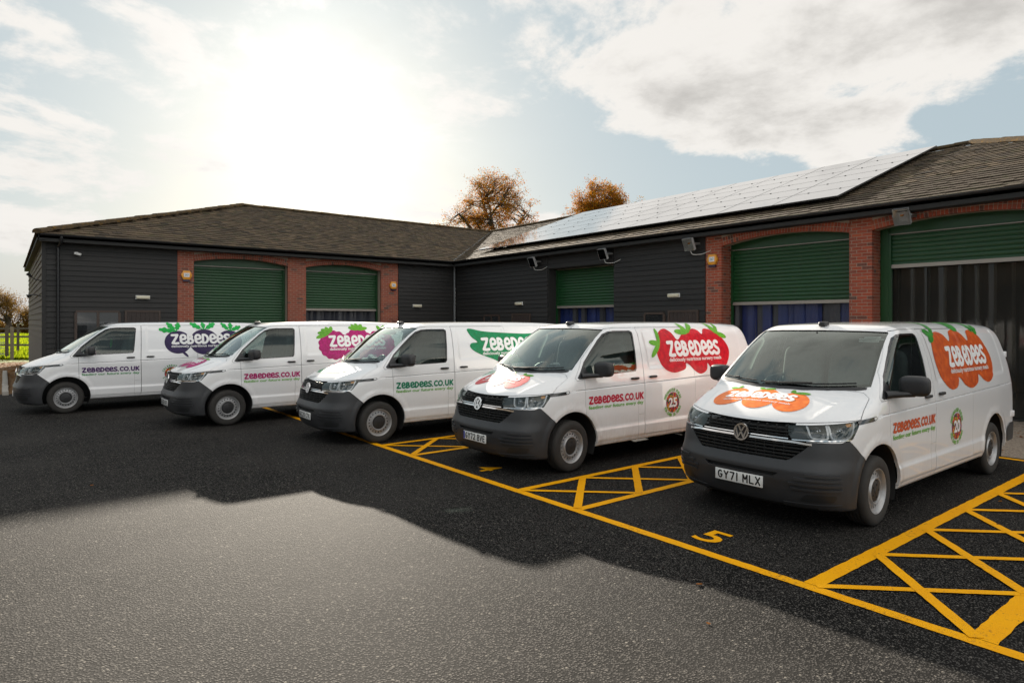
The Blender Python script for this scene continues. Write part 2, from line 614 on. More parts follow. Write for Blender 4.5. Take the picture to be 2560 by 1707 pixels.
    tarmac('bayasphalt', 78.0, (.034, .032, .030), (.112, .104, .096), (.002, .002, .002), .84, .085, .42)
    t = NT('yellow')
    p = t.pos()
    wear = t.rng(t.m('ADD', t.noise(p, 40, 5, .75), t.m('MULTIPLY', t.noise(p, 2.5, 3), .35)), .76, .90, 0, 1)
    st = t.vor(p, 95.0)
    c = t.mix(t.noise(p, 3.0, 4), (.80, .33, .0), (.90, .43, .0))
    c = t.mix(t.m('MULTIPLY', wear, .9), c, (.06, .045, .03))
    t.pbr(c, .75, normal=t.bump(t.m('ADD', t.rng(st, 0, .65, 1, 0), t.noise(p, 110, 3)), .4, .004), spec=.15)
    t = NT('gravel')
    p = t.pos()
    cc = t.n('ShaderNodeTexVoronoi', {'Vector': p, 'Scale': 45.0}).outputs['Color']
    g = t.n('ShaderNodeSeparateColor', {0: cc}).outputs[0]
    t.pbr(t.mix(t.noise(p, 1.1, 5), t.mix(g, (.17, .135, .10), (.36, .30, .24)), t.mix(g, (.14, .10, .07), (.27, .21, .16))), .85, normal=t.bump(t.vor(p, 45.0), .5, .012))
    t = NT('leafsoil')
    p = t.pos()
    t.pbr(t.mix(t.noise(p, 6, 6, .7), (.10, .065, .038), (.26, .15, .07)), .95, spec=.1, normal=t.bump(t.noise(p, 18, 5, .7), .7, .04))
    flat('kerb', (.30, .28, .25), .85, var=.3, vscale=5, bump=.4, bscale=60)
    t = NT('field')
    p = t.pos()
    t.pbr(t.mix(t.noise(p, .25, 6, .7), (.07, .12, .006), (.17, .21, .012)), .8, normal=t.bump(t.noise(t.vm('MULTIPLY', p, (1, 1, 1)), 3.0, 6, .7), .9, .25))
    t = NT('grassblade')
    c = t.mix(t.island(), (.12, .20, .006), (.30, .33, .012))
    t.set(t.out.inputs[0], t.n('ShaderNodeMixShader', {0: .6, 1: t.n('ShaderNodeBsdfDiffuse', {'Color': c}), 2: t.n('ShaderNodeBsdfTranslucent', {'Color': c})}))
    # barns
    t = NT('brick')
    r = t.rnd(); o = t.pos()
    c = t.ramp(r, [(0, (.24, .048, .026)), (.35, (.36, .066, .030)), (.7, (.30, .060, .032)), (.86, (.40, .085, .036)), (.93, (.17, .045, .03)), (1, (.10, .05, .04))])
    c = t.mix(t.rng(t.noise(o, 22, 5, .7), .45, .8, 0, .35), c, (.34, .17, .11))
    t.pbr(c, .85, normal=t.bump(t.noise(o, 60, 5, .7), .5, .006))
    t = NT('brickmass')
    r = t.island(); o = t.pos()
    c = t.ramp(r, [(0, (.21, .054, .032)), (.35, (.31, .070, .038)), (.7, (.26, .066, .040)), (.86, (.34, .092, .046)), (.93, (.15, .05, .036)), (1, (.09, .05, .042))])
    c = t.mix(t.rng(t.noise(o, 22, 5, .7), .45, .8, 0, .45), c, (.30, .19, .145))
    t.pbr(c, .85, normal=t.bump(t.noise(o, 60, 5, .7), .5, .006))
    flat('mortar', (.34, .28, .22), .95, var=.2, vscale=20, bump=.4, bscale=90)
    t = NT('weatherboard')
    o = t.pos(); r = t.rnd()
    gr = t.noise(t.vm('MULTIPLY', o, (1.2, 1.2, 26)), 3.0, 5, .6)
    c = t.mix(gr, (.0055, .0055, .0058), (.020, .0195, .0195))
    c = t.mix(t.m('MULTIPLY', r, .5), c, (.026, .024, .023))
    t.pbr(c, .68, normal=t.bump(gr, .35, .006))
    t = NT('weathered')
    o = t.pos(); r = t.rnd()
    gr = t.noise(t.vm('MULTIPLY', o, (1.2, 1.2, 22)), 3.0, 5, .6)
    t.pbr(t.mix(gr, (.05, .042, .036), (.13, .11, .095)), .8, normal=t.bump(gr, .5, .008))
    t = NT('rooftile')
    o = t.pos(); r = t.island()
    c = t.ramp(r, [(0, (.046, .034, .025)), (.3, (.098, .070, .045)), (.6, (.070, .052, .037)), (.85, (.130, .092, .057)), (1, (.034, .027, .021))])
    moss = t.rng(t.noise(o, 3.2, 7, .75), .52, .72, 0, .85)
    lich = t.rng(t.noise(o, 17, 6, .75), .60, .72, 0, .8)
    c = t.mix(moss, c, (.060, .068, .022))
    c = t.mix(lich, c, (.30, .25, .16))
    t.pbr(c, .88, spec=.2, normal=t.bump(t.noise(o, 40, 5, .7), .5, .012))
    t = NT('ridgetile')
    o = t.pos()
    c = t.mix(t.noise(o, 6, 6, .7), (.050, .038, .028), (.10, .072, .040))
    c = t.mix(t.rng(t.noise(o, 9, 6, .75), .52, .68, 0, .9), c, (.19, .10, .012))
    t.pbr(c, .95, spec=.1, normal=t.bump(t.noise(o, 40, 5, .7), .6, .015))
    flat('gutter', (.016, .017, .019), .35)
    flat('soffit', (.02, .02, .02), .8)
    flat('lead', (.16, .17, .18), .5, .3)
    t = NT('shutter')
    o = t.pos()
    strk = t.noise(t.vm('MULTIPLY', o, (9, 9, .5)), 1.0, 5, .6)
    t.pbr(t.mix(t.rng(strk, .5, .75, 0, .5), t.mix(t.noise(o, 2.0, 5), (.004, .046, .011), (.007, .064, .016)), (.017, .046, .022)), .45, normal=t.bump(t.noise(o, 3, 3), .04, .02), coat=.1)
    flat('shutterbar', (.34, .31, .28), .5, .6)
    flat('solarglass', (.010, .012, .020), .09, spec=.6, coat=1.0)
    flat('solarframe', (.06, .06, .062), .4, .6)
    flat('bluestrip', (.012, .024, .105), .35, var=.5, vscale=3)
    flat('greystrip', (.03, .033, .045), .35, var=.4, vscale=3)
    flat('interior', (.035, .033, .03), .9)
    flat('brownframe', (.055, .036, .028), .55, var=.3)
    flat('browndoor', (.035, .024, .021), .6, var=.3)
    flat('galv', (.38, .39, .40), .42, .7)
    flat('alarmorange', (.72, .30, .02), .4, coat=.3)
    flat('alarmwhite', (.70, .72, .74), .4)
    flat('alarmblue', (.015, .012, .05), .3)
    flat('bulkcream', (.62, .58, .45), .4, coat=.3)
    flat('floodgrey', (.48, .48, .485), .5)
    flat('floodinner', (.62, .62, .60), .35)
    flat('whitecable', (.62, .62, .60), .5)
    flat('cctvwhite', (.65, .65, .63), .4)
    flat('opposite', (.34, .32, .29), .8, var=.2)
    # plants
    t = NT('bark')
    o = t.pos()
    t.pbr(t.mix(t.noise(o, 9, 6, .7), (.030, .022, .016), (.085, .062, .045)), .9, normal=t.bump(t.noise(o, 12, 6, .7), .7, .05))
    def leafmat(name, stops):
        t = NT(name)
        c = t.ramp(t.island(), stops)
        df = t.n('ShaderNodeBsdfDiffuse', {'Color': c})
        tl = t.n('ShaderNodeBsdfTranslucent', {'Color': c})
        t.set(t.out.inputs[0], t.n('ShaderNodeMixShader', {0: .5, 1: df, 2: tl}))
    leafmat('oakleaf', [(0, (.24, .075, .012)), (.35, (.40, .13, .015)), (.6, (.46, .19, .018)), (.8, (.32, .19, .02)), (1, (.18, .14, .015))])
    leafmat('hedgeleaf', [(0, (.09, .045, .014)), (.5, (.16, .085, .02)), (1, (.20, .13, .025))])
    leafmat('fallen', [(0, (.30, .10, .03)), (.5, (.22, .09, .03)), (1, (.36, .17, .05))])
    flat('fencewood', (.085, .07, .055), .85, var=.4, vscale=8)
    flat('postwood', (.20, .165, .125), .85, var=.35, vscale=8)
    # person
    flat('skin', (.42, .24, .17), .55)
    flat('darkcloth', (.014, .015, .018), .85, var=.3, vscale=20)
    flat('hivis', (.02, .55, .10), .6)
    return M


M = make_mats()
# ------------------------------------------------------------------ ground
def sheet_xy(name, poly, z, mat, kind='structure', parent=None):
    mb = MB(); mb.add([(x, y, z) for x, y in poly], [tuple(range(len(poly)))])
    o = mb.build(name, M[mat], parent)
    if kind and not parent: o['kind'] = kind
    return o


meadow = sheet_xy('meadow_ground', [(-900, -900), (900, -900), (900, 1200), (-900, 1200)], -.030, 'field')
gravel = sheet_xy('gravel_ground', [(-60, -60), (40, -60), (40, 40), (1.0, 40), (1.0, 26.5), (-3.5, 26.5), (-60, 31)], -.016, 'gravel')
yard = sheet_xy('yard_asphalt', [(-40, -40), (3.08, -40), (3.08, 22.3), (-.2, 22.3), (-.2, 21.0), (-40, 21.0)], 0.0, 'asphalt')
bays = sheet_xy('bay_asphalt', [(3.08, -40), (11.5, -40), (11.5, 22.3), (3.08, 22.3)], 0.0, 'bayasphalt')

sheet_xy('leafy_verge', [(-60, 21.0), (-.9, 21.0), (.9, 23.3), (.9, 40), (-12, 37), (-60, 37)], -.012, 'leafsoil')
# kerb stones beside the meadow corner
for k in range(10):
    mb = MB(); mb.box(-.46, .46, -.07, .07, -.06, .11)
    if k == 0: km = bevelled(mb.mesh('kerb_stone'), .018)
    o = link('kerb_stone', km, yard, M['kerb'])
    o.location = (-.30 - .0 * k, 18.9 + .94 * k, 0); o.rotation_euler = (0, 0, R(90 + random.Random(k).uniform(-1, 1)))
    o.location = (.02, 22.4 + .94 * k, 0)


# ------------------------------------------------------------------ yellow bay markings (children of the yard)
def paint_line(name, a, b, w, z=.004):
    z = z + .002
    a, b = np.array(a, float), np.array(b, float)
    d = (b - a) / np.linalg.norm(b - a); n = np.array([-d[1], d[0]]) * w / 2
    L = np.linalg.norm(b - a); rg = random.Random(int(abs(a[0] * 91 + a[1] * 57 + b[0] * 13) * 100))
    m = max(2, int(L / .06)); mb = MB(); v = []
    for i in range(m + 1):
        p = a + d * L * i / m
        v += [(*(p + n * (1 + rg.uniform(-.055, .055))), z), (*(p - n * (1 + rg.uniform(-.055, .055))), z)]
    mb.add(v, [(2 * i, 2 * i + 1, 2 * i + 3, 2 * i + 2) for i in range(m)])
    return mb.build(name, M['yellow'], bays)


LX = 4.69
paint_line('bay_line', (LX, -5.5), (LX, 19.8), .105, .004)
paint_line('bay_line', (11.33, -5.5), (11.33, 19.8), .10, .004)
paint_line('bay_line', (LX, 19.3), (11.3, 19.3), .10, .006)
for zi, (y0, y1) in enumerate(((1.33, 2.40), (4.88, 5.86), (8.36, 9.34), (11.85, 12.83), (15.35, 16.30))):
    paint_line('bay_edge_line', (LX + .05, y1), (11.28, y1), .10 if zi else .125, .006)
    paint_line('bay_edge_line', (LX + .05, y0), (11.28, y0), .10 if zi else .15, .006)
    L = (y1 - y0) * (1.0 if zi else .98)
    n = int((11.28 - LX) / L)
    if zi < 3:
        for k in range(n):
            xa = LX + .05 + k * L
            w = .095
            paint_line('hatch_line', (xa, y1 - .03), (xa + L, y0 + .03), .072, .008)
            paint_line('hatch_line', (xa, y0 + .03), (xa + L, y1 - .03), .088, .010)
for s, y in (('5', 3.50), ('4', 6.98), ('3', 10.45)):
    V, F = fit_text(s, 0, .25, 0, .34, .012)
    mb = MB(); mb.add([(4.92 + v, y + .125 - u, .007) for u, v in V], F)
    mb.build('bay_number', M['yellow'], bays)


# ------------------------------------------------------------------ barns
XB, YB, EAVE, RIDGE, SLOPE = 15.30, 23.40, 4.52, 7.21, .36
RX, RY = 22.45, 30.55           # ridge lines
HIPX, HIPY = 8.49, 6.55
rb = empty('right_barn', (XB, 10, 0)); tag(rb, 'long black boarded barn with brick arches, green shutters and solar panels on its roof', 'barn')
lb = empty('left_barn', (7, YB, 0)); tag(lb, 'black boarded barn with hipped mossy roof and brick arches behind the leftmost vans', 'barn')


def at(o, parent):
    """child of a translated empty, placed in world coordinates"""
    o.parent = parent
    o.matrix_parent_inverse = Matrix.Translation(-Vector(parent.location))
    return o


def W(mb, name, mat, parent, **k):
    o = mb.build(name, M[mat], None, **k)
    return at(o, parent)


# wall frames: maps (s, d, z): s along the facade, d depth behind it
RF = lambda s, d, z: (XB + d, s, z)
LF = lambda s, d, z: (s, YB + d, z)


def fbox(mb, F, s0, s1, d0, d1, z0, z1):
    a, b = F(s0, d0, z0), F(s1, d1, z1)
    lo = [min(p, q) for p, q in zip(a, b)]; hi = [max(p, q) for p, q in zip(a, b)]
    return mb.box(lo[0], hi[0], lo[1], hi[1], lo[2], hi[2])


def brick_mesh(l, w, h):
    mb = MB(); mb.box(-l / 2, l / 2, -w / 2, w / 2, -h / 2, h / 2)
    return bevelled(mb.mesh('brick'), .005, 1)


BRICK = brick_mesh(.215, .102, .065)
BHALF = brick_mesh(.1025, .102, .065)
brick_count = {}


def put_brick(F, parent, s, d, z, half=False, rot=0.0, ends=False, tilt=0.0):
    """one brick; ends: laid into the depth of the wall"""
    o = bpy.data.objects.new('brick', BHALF if half else BRICK)
    if not (BHALF if half else BRICK).materials: (BHALF if half else BRICK).materials.append(M['brick'])
    COL.objects.link(o)
    o.location = F(s, d, z)
    base = R(90) if (F is RF) != ends else 0.0
    o.rotation_euler = (tilt if F is LF else 0, 0, base)
    if rot:
        ax = Vector((1, 0, 0)) if F is RF else Vector((0, 1, 0))
        o.rotation_euler = (Matrix.Rotation(rot, 3, ax) @ Matrix.Rotation(base, 3, 'Z')).to_euler()
    at(o, parent)
    brick_count[parent.name] = brick_count.get(parent.name, 0) + 1
    return o


def brick_pier(F, parent, s0, s1, z1, depth, singles_from, mass, reveal=None):
    """mortar core and bricks course by course; single bricks where they show, the rest into the mass"""
    core = MB(); fbox(core, F, s0 + .006, s1 - .006, .006, depth, 0, z1)
    c = 0; z = .0375; rg = random.Random(int(s0 * 10))
    w = s1 - s0
    while z < z1 - .03:
        s = s0
        first = c % 2
        while s < s1 - .03:
            L = .215 if not (first and s == s0) else .1025
            if s + L > s1 + .01: L = max(s1 - s, .05)
            half = L < .16
            if L > .04:
                if z > singles_from and abs(L - (.1025 if half else .215)) < .03:
                    put_brick(F, parent, s + L / 2, .051 + rg.uniform(-.002, .002), z, half)
                else:
                    fbox(mass, F, s + .002, s + L - .002, 0, .1, z - .032, z + .032)
            s += L + .010
        if reveal is not None:                       # the visible flank of the pier inside the opening
            dd = .112 + (.05 if c % 2 else .0)
            while dd < depth - .05:
                L = min(.215, depth - dd)
                e = s0 if reveal < 0 else s1
                fbox(mass, F, e - .05 if reveal > 0 else e, e if reveal > 0 else e + .05, dd, dd + L - .01, z - .032, z + .032)
                dd += .225
        z += .075; c += 1
    return core


def arch_band(F, parent, s0, s1, zs, rise, mass, singles):
    """segmental arch of bricks on end, two rings, over an opening"""
    half = (s1 - s0) / 2; mid = (s0 + s1) / 2
    rad = (half * half + rise * rise) / (2 * rise); zc = zs + rise - rad
    a1 = math.asin(half / rad)
    core = MB(); n = 28; P = []
    for k in range(n + 1):
        a = -a1 + 2 * a1 * k / n
        P.append((mid + (rad + .004) * math.sin(a), zc + (rad + .004) * math.cos(a)))
    top = [(p[0], 4.44) for p in P]
    for i in range(n):
        q = [F(P[i][0], .008, P[i][1]), F(P[i + 1][0], .008, P[i + 1][1]), F(top[i + 1][0], .008, top[i + 1][1]), F(top[i][0], .008, top[i][1])]
        r = [F(P[i][0], .30, P[i][1]), F(P[i + 1][0], .30, P[i + 1][1]), F(top[i + 1][0], .30, top[i + 1][1]), F(top[i][0], .30, top[i][1])]
        core.add(q + r, [(0, 1, 2, 3), (4, 7, 6, 5), (0, 4, 5, 1)])
    for ring in range(2):
        r0 = rad + .112 * ring
        nb = int(2 * a1 * (r0 + .05) / .0755)
        for k in range(nb):
            a = -a1 + 2 * a1 * (k + .5) / nb
            s, z = mid + (r0 + .051) * math.sin(a), zc + (r0 + .051) * math.cos(a)
            if z > 4.42: continue
            if singles:
                # brick header standing on end
                put_brick(F, parent, s, .051, z, True, rot=(-1 if F is RF else 1) * (a + math.pi / 2))
            else:
                u = Vector(F(math.cos(a), 0, -math.sin(a))) - Vector(F(0, 0, 0)); v = Vector(F(math.sin(a), 0, math.cos(a))) - Vector(F(0, 0, 0)); d = Vector(F(0, 1, 0)) - Vector(F(0, 0, 0))
                mass.obox(Vector(F(s, .05, z)), u * .0325, v * .051, d * .05)
    # level courses between the rings and the eaves
    z = zs + .04
    while z < 4.44:
        s = s0 - .0
        while s < s1:
            dist = math.hypot(s + .1 - mid, z - zc)
            if dist > rad + .26 and z < 4.42:
                fbox(mass, F, s + .005, min(s + .215, s1), 0, .1, z - .032, z + .032)
            s += .225
        z += .075
    return core


def shutter(F, parent, s0, s1, d, ztop, zbot, zarch, name='roller_shutter'):
    sh = MB()
    fbox(sh, F, s0, s1, d + .03, d + .05, zbot, zarch)
    root = W(sh, name, 'shutter', parent)
    # the plain box panel in the head of the arch
    pan = MB(); fbox(pan, F, s0, s1, d - .02, d + .029, ztop + .02, zarch)
    o = W(pan, 'shutter_box', 'shutter', parent); o.parent = root; o.matrix_parent_inverse = Matrix()
    rail = MB(); fbox(rail, F, s0, s1, d - .035, d + .02, ztop - .006, ztop + .012)
    W(rail, 'head_rail', 'shutterbar', parent)
    # laths: shallow curved slats
    pitch = .098; z = ztop - .03; k = 0
    prof = [(0, -.046), (-.010, -.040), (-.020, -.015), (-.020, .018), (-.008, .042), (0, .046)]
    sl = None
    while z - pitch / 2 > zbot + .05:
        if sl is None:
            mb = MB(); v = []
            for s in (s0 + .01, s1 - .01):
                for dd, zz in prof: v.append(F(s, d + .028 + dd, zz))
            mb.add(v, [(i, i + 1, 6 + i + 1, 6 + i) for i in range(5)])
            sl = mb.mesh('slat', 30); sl.materials.append(M['shutter'])
        o = bpy.data.objects.new('slat', sl); COL.objects.link(o)
        o.location = (0, 0, z - pitch / 2)
        o.parent = root
        z -= pitch; k += 1
    bb = MB(); fbox(bb, F, s0 + .005, s1 - .005, d - .03, d + .03, zbot - .03, zbot + .05)
    W(bb, 'bottom_bar', 'shutterbar', parent)
    for s in (s0, s1):
        g = MB(); fbox(g, F, s - .05 if s == s1 else s, s if s == s1 else s + .05, d - .05, d + .025, 0, ztop)
        W(g, 'guide_rail', 'shutter', parent)
    return root


def strips(F, parent, s0, s1, d, z1, mats, width=.30, seed=1, lean=.0):
    rg = random.Random(seed)
    s = s0; k = 0
    while s < s1 - .05:
        w = min(width, s1 - s)
        mb = MB(); n = 5; v = []
        dd = d + (.02 if k % 2 else 0)
        ph = rg.uniform(0, 6)
        for i in range(n + 1):
            t = i / n
            off = .018 * math.sin(t * math.pi) + .006 * math.sin(ph + t * 5)
            v += [F(s - .03 + (w + .06) * t, dd + off, z1), F(s - .03 + (w + .06) * t + rg.uniform(-.01, .01), dd + off * 1.3 + rg.uniform(-.02, .02), .05)]
        mb.add(v, [(2 * i, 2 * i + 1, 2 * i + 3, 2 * i + 2) for i in range(n)])
        W(mb, 'curtain_strip', mats[rg.randrange(len(mats))], parent, smooth=40)
        s += width; k += 1


def boards(F, parent, s0, s1, z0, z1, mat='weatherboard', pitch=.155, seed=0):
    rg = random.Random(seed)
    z = z0
    while z < z1 - .03:
        h = min(pitch + .03, z1 - z)
        mb = MB()
        v = []
        for s in (s0, s1):
            j = rg.uniform(-.004, .004)
            for dd, zz in ((-.032, z + j), (-.006, z + h), (.012, z + h), (.0, z + j)): v.append(F(s, dd + rg.uniform(-.002, .002), zz))
        mb.add(v, [(0, 3, 2, 1), (4, 5, 6, 7), (0, 1, 5, 4), (1, 2, 6, 5), (2, 3, 7, 6), (3, 0, 4, 7)])
        W(mb, 'weatherboard', mat, parent, fix=True)
        z += pitch


# ---- right barn walls
massR = MB(); massL = MB()
DR = .47                                                     # depth of the door reveals
coresR = []
for s0, s1, sg in ((10.25, 10.75, 1.9), (6.38, 6.88, 1.9), (2.51, 3.01, 9), (-1.30, -.86, 9)):
    coresR.append(brick_pier(RF, rb, s0, s1, 4.44, DR, sg, massR, reveal=None))
# flanks of the piers, seen inside the openings
for s_edge, z0 in ((10.25, 0), (6.38, 0), (2.51, 0)):
    z = .0375; c = 0
    while z < 4.05:
        dd = .108 + (.11 if c % 2 else 0.0)
        if c % 2: fbox(massR, RF, s_edge - .0, s_edge + .05, .106, .21, z - .032, z + .032)
        while dd < DR - .04:
            L = min(.215, DR - dd)
            fbox(massR, RF, s_edge, s_edge + .05, dd, dd + L - .01, z - .032, z + .032)
            dd += .225
        z += .075; c += 1
for c in coresR: W(c, 'pier_core', 'mortar', rb)
for s0, s1, sg in ((6.88, 10.25, True), (3.01, 6.38, True), (-.86, 2.51, False)):
    W(arch_band(RF, rb, s0, s1, 4.02, .17, massR, sg), 'arch_core', 'mortar', rb)
o = W(massR, 'brickwork', 'brickmass', rb); o['kind'] = 'stuff'
shutter(RF, rb, 6.90, 10.23, DR, 3.92, 2.45, 4.25)
shutter(RF, rb, 3.03, 6.20, DR, 3.93, 3.20, 4.25)
shutter(RF, rb, -.84, 2.49, DR, 3.93, 3.30, 4.25)
strips(RF, rb, -.82, 2.47, DR + .14, 3.35, ['greystrip'], .30, 15)
g = MB(); fbox(g, RF, 6.20, 6.37, DR - .06, DR + .05, 0, 4.2); W(g, 'door_post', 'shutter', rb)
strips(RF, rb, 6.95, 10.2, DR + .14, 2.45, ['bluestrip', 'bluestrip', 'greystrip'], .22, 3)
strips(RF, rb, 3.05, 6.18, DR + .14, 3.25, ['curtain'], .30, 5)
# dark room behind the open door, with shelving in it
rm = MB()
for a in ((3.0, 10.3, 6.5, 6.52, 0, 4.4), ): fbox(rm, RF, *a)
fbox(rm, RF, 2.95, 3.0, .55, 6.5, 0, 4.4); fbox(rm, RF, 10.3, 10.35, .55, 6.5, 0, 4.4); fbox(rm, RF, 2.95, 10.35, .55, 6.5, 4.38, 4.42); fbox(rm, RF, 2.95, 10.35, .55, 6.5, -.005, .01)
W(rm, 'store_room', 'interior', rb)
# boarded walls
bk = MB()
fbox(bk, RF, 10.75, 14.17, .013, .12, 0, 4.5); fbox(bk, RF, 17.35, 23.38, .013, .12, 0, 4.5); fbox(bk, RF, 14.17, 17.35, .013, .12, 3.86, 4.5)
fbox(bk, RF, 14.17, 14.2, .012, .43, 0, 3.9); fbox(bk, RF, 17.32, 17.35, .012, .43, 0, 3.9); fbox(bk, RF, 14.17, 17.35, .012, .43, 3.84, 3.9)
W(bk, 'wall_backing', 'soffit', rb)
boards(RF, rb, 10.76, 14.16, 1.2, 4.5, seed=1)
boards(RF, rb, 14.18, 17.34, 3.86, 4.5, seed=2)
boards(RF, rb, 17.36, 23.36, .3, 4.5, seed=3)
boards(RF, rb, 10.76, 14.16, .3, 1.2, seed=4)
shutter(RF, rb, 14.19, 17.33, .40, 3.82, 2.48, 3.88)
strips(RF, rb, 14.22, 17.3, .56, 2.48, ['bluestrip', 'bluestrip', 'greystrip'], .22, 7)
def closed_store(F, parent, s0, s1, d0, d1):
    rm = MB(); fbox(rm, F, s0, s1, d1, d1 + .02, 0, 4.3); fbox(rm, F, s0 - .02, s0, d0, d1, 0, 4.3); fbox(rm, F, s1, s1 + .02, d0, d1, 0, 4.3); fbox(rm, F, s0, s1, d0, d1, 4.2, 4.22); fbox(rm, F, s0, s1, d0, d1, -.004, .006)
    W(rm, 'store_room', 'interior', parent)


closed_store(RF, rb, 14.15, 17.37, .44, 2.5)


def window(F, parent, s0, s1, z0, z1, panes):
    fr = MB()
    fbox(fr, F, s0, s1, -.07, .03, z0 - .06, z0); fbox(fr, F, s0, s1, -.07, .03, z1, z1 + .06)
    xs = np.linspace(s0, s1, panes + 1)
    for x in xs: fbox(fr, F, x - .035, x + .035, -.068, .03, z0, z1)
    w = W(fr, 'window', 'brownframe', parent)
    for a, b in zip(xs[:-1], xs[1:]):
        pn = MB(); fbox(pn, F, a + .035, b - .035, -.052, -.044, z0, z1)
        o = W(pn, 'pane', 'housewindow', parent); o.parent = w; o.matrix_parent_inverse = Matrix()
    return w


def door(F, parent, s0, s1, z1):
    d = MB(); fbox(d, F, s0 - .06, s0, -.06, .03, 0, z1 + .06); fbox(d, F, s1, s1 + .06, -.06, .03, 0, z1 + .06); fbox(d, F, s0, s1, -.06, .03, z1, z1 + .06)
    r = W(d, 'door_frame', 'brownframe', parent)
    n = 7
    for k in range(n):
        p = MB(); a = s0 + (s1 - s0) * k / n; fbox(p, F, a + .003, a + (s1 - s0) / n - .003, -.046, -.036, .02, z1 - .005)
        o = W(p, 'door_plank', 'browndoor', parent); o.parent = r; o.matrix_parent_inverse = Matrix()


window(RF, rb, 12.15, 12.88, 1.0, 2.19, 1)
door(RF, rb, 11.02, 11.95, 2.24)
door(RF, rb, 18.35, 19.35, 2.22)
window(RF, rb, 20.2, 21.2, 1.0, 2.19, 2)

# ---- left barn walls
for s0, s1 in ((4.46, 4.95), (8.08, 8.75), (11.79, 12.54)):
    W(brick_pier(LF, lb, s0, s1, 4.44, .35, 99, massL), 'pier_core', 'mortar', lb)
for s0, s1 in ((4.95, 8.08), (8.75, 11.79)):
    W(arch_band(LF, lb, s0, s1, 3.98, .16, massL, False), 'arch_core', 'mortar', lb)
o = W(massL, 'brickwork', 'brickmass', lb); o['kind'] = 'stuff'
shutter(LF, lb, 4.97, 8.06, .33, 3.86, .08, 4.2)
shutter(LF, lb, 8.77, 11.77, .33, 3.86, 2.42, 4.2)
strips(LF, lb, 8.8, 11.75, .5, 2.42, ['greystrip'], .22, 9)
closed_store(LF, lb, 8.72, 11.82, .40, 2.5)
bk = MB(); fbox(bk, LF, .92, 4.46, .013, .12, 0, 4.5); fbox(bk, LF, 12.54, 15.3, .013, .12, 0, 4.5)
bk.box(.92, 1.05, YB + .12, 38.0, 0, 4.5)
bk.box(.92, 15, 37.95, 38.05, 0, 4.5)
W(bk, 'wall_backing', 'soffit', lb)
boards(LF, lb, .90, 4.45, .25, 4.5, seed=5)
boards(LF, lb, 12.55, 15.26, .25, 4.5, seed=6)
SF = lambda s, d, z: (.92 + d, s, z)
boards(SF, lb, YB + .02, 38.0, .25, 4.5, 'weathered', .20, seed=8)
cp = MB(); cp.box(.862, .96, YB - .045, YB + .06, .2, 4.5); W(cp, 'corner_post', 'weatherboard', lb)
window(LF, lb, 1.69, 2.82, 1.0, 2.25, 2)
door(LF, lb, 3.02, 3.90, 2.27)


# ---- roofs
def slope_tiles(name, parent, eave0, eave_dir, up_dir, inside, length, run, skip=None, singles=None, seed=0):
    """rows of tiles from the eave upwards; inside(s,t) says whether a tile belongs to this slope"""
    rg = random.Random(seed)
    e0 = Vector(eave0); u = Vector(eave_dir); w = Vector(up_dir).normalized(); n = u.cross(w)
    if n.z < 0: n = -n
    gauge, width = .285, .255
    mass = MB(); k = 0; t = -.04; cnt = 0
    tl = None
    cand = []
    while t < run + .2:
        off = (k % 2) * width / 2
        s = -1.0 + off
        while s < length + 1.0:
            if inside(s, t + .2) or inside(s, t + .05):
                cand.append((s, t))
            s += width
        t += gauge; k += 1
    if tl is None:
        mb = MB()
        L, w2, th = gauge + .07, width - .008, .020
        v = [(-w2 / 2, 0, .030), (w2 / 2, 0, .030), (w2 / 2, L, .004), (-w2 / 2, L, .004)]
        v += [(x, y, z - th) for x, y, z in v]
        mb.add(v, [(0, 1, 2, 3), (4, 7, 6, 5), (0, 4, 5, 1), (1, 5, 6, 2), (3, 2, 6, 7), (0, 3, 7, 4)])
        tv, tf = mb.v, mb.f
    if singles:
        cand.sort(key=lambda c: (e0 + u * c[0] + w * c[1] - Vector((0, 0, 2))).length)
    basis = Matrix((u, w, n)).transposed()
    single_mesh = None
    for i, (s, t) in enumerate(cand):
        if skip and skip(s, t): continue
        p = e0 + u * s + w * t + n * (rg.uniform(-.004, .006) + (.006 if rg.random() < .03 else 0))
        rz = rg.uniform(-.010, .010); tx = rg.uniform(-.010, .012)
        m = basis @ Matrix.Rotation(rz, 3, 'Z') @ Matrix.Rotation(tx, 3, 'X')
        if singles and cnt < singles:
            if single_mesh is None:
                single_mesh = MB().add(tv, tf).mesh('tile'); single_mesh.materials.append(M['rooftile'])
            o = bpy.data.objects.new('tile', single_mesh); COL.objects.link(o)
            o.matrix_world = Matrix.Translation(p) @ m.to_4x4()
            mw = o.matrix_world.copy()
            o.parent = parent; o.matrix_parent_inverse = Matrix.Translation(-Vector(parent.location)); o.matrix_basis = mw
        else:
            mass.add([p + m @ Vector(q) for q in tv], tf)
        cnt += 1
    o = W(mass, name, 'rooftile', parent); o['kind'] = 'stuff'
    print(name, cnt)


def roof_deck(parent, pts, drop=.03):
    mb = MB(); mb.add([(x, y, z - drop) for x, y, z in pts] + [(x, y, z - drop - .09) for x, y, z in pts], [tuple(range(len(pts))), tuple(range(len(pts), 2 * len(pts)))[::-1]] + [(i, len(pts) + i, len(pts) + (i + 1) % len(pts), (i + 1) % len(pts)) for i in range(len(pts))])
    W(mb, 'roof_deck', 'soffit', parent, fix=True)


EX, EY = XB - .33, YB - .33
EX2, EY2 = 2 * RX - EX, 2 * RY - EY
ELX, ERY = .74, -1.65
cs = 1 / math.sqrt(1 + SLOPE ** 2)
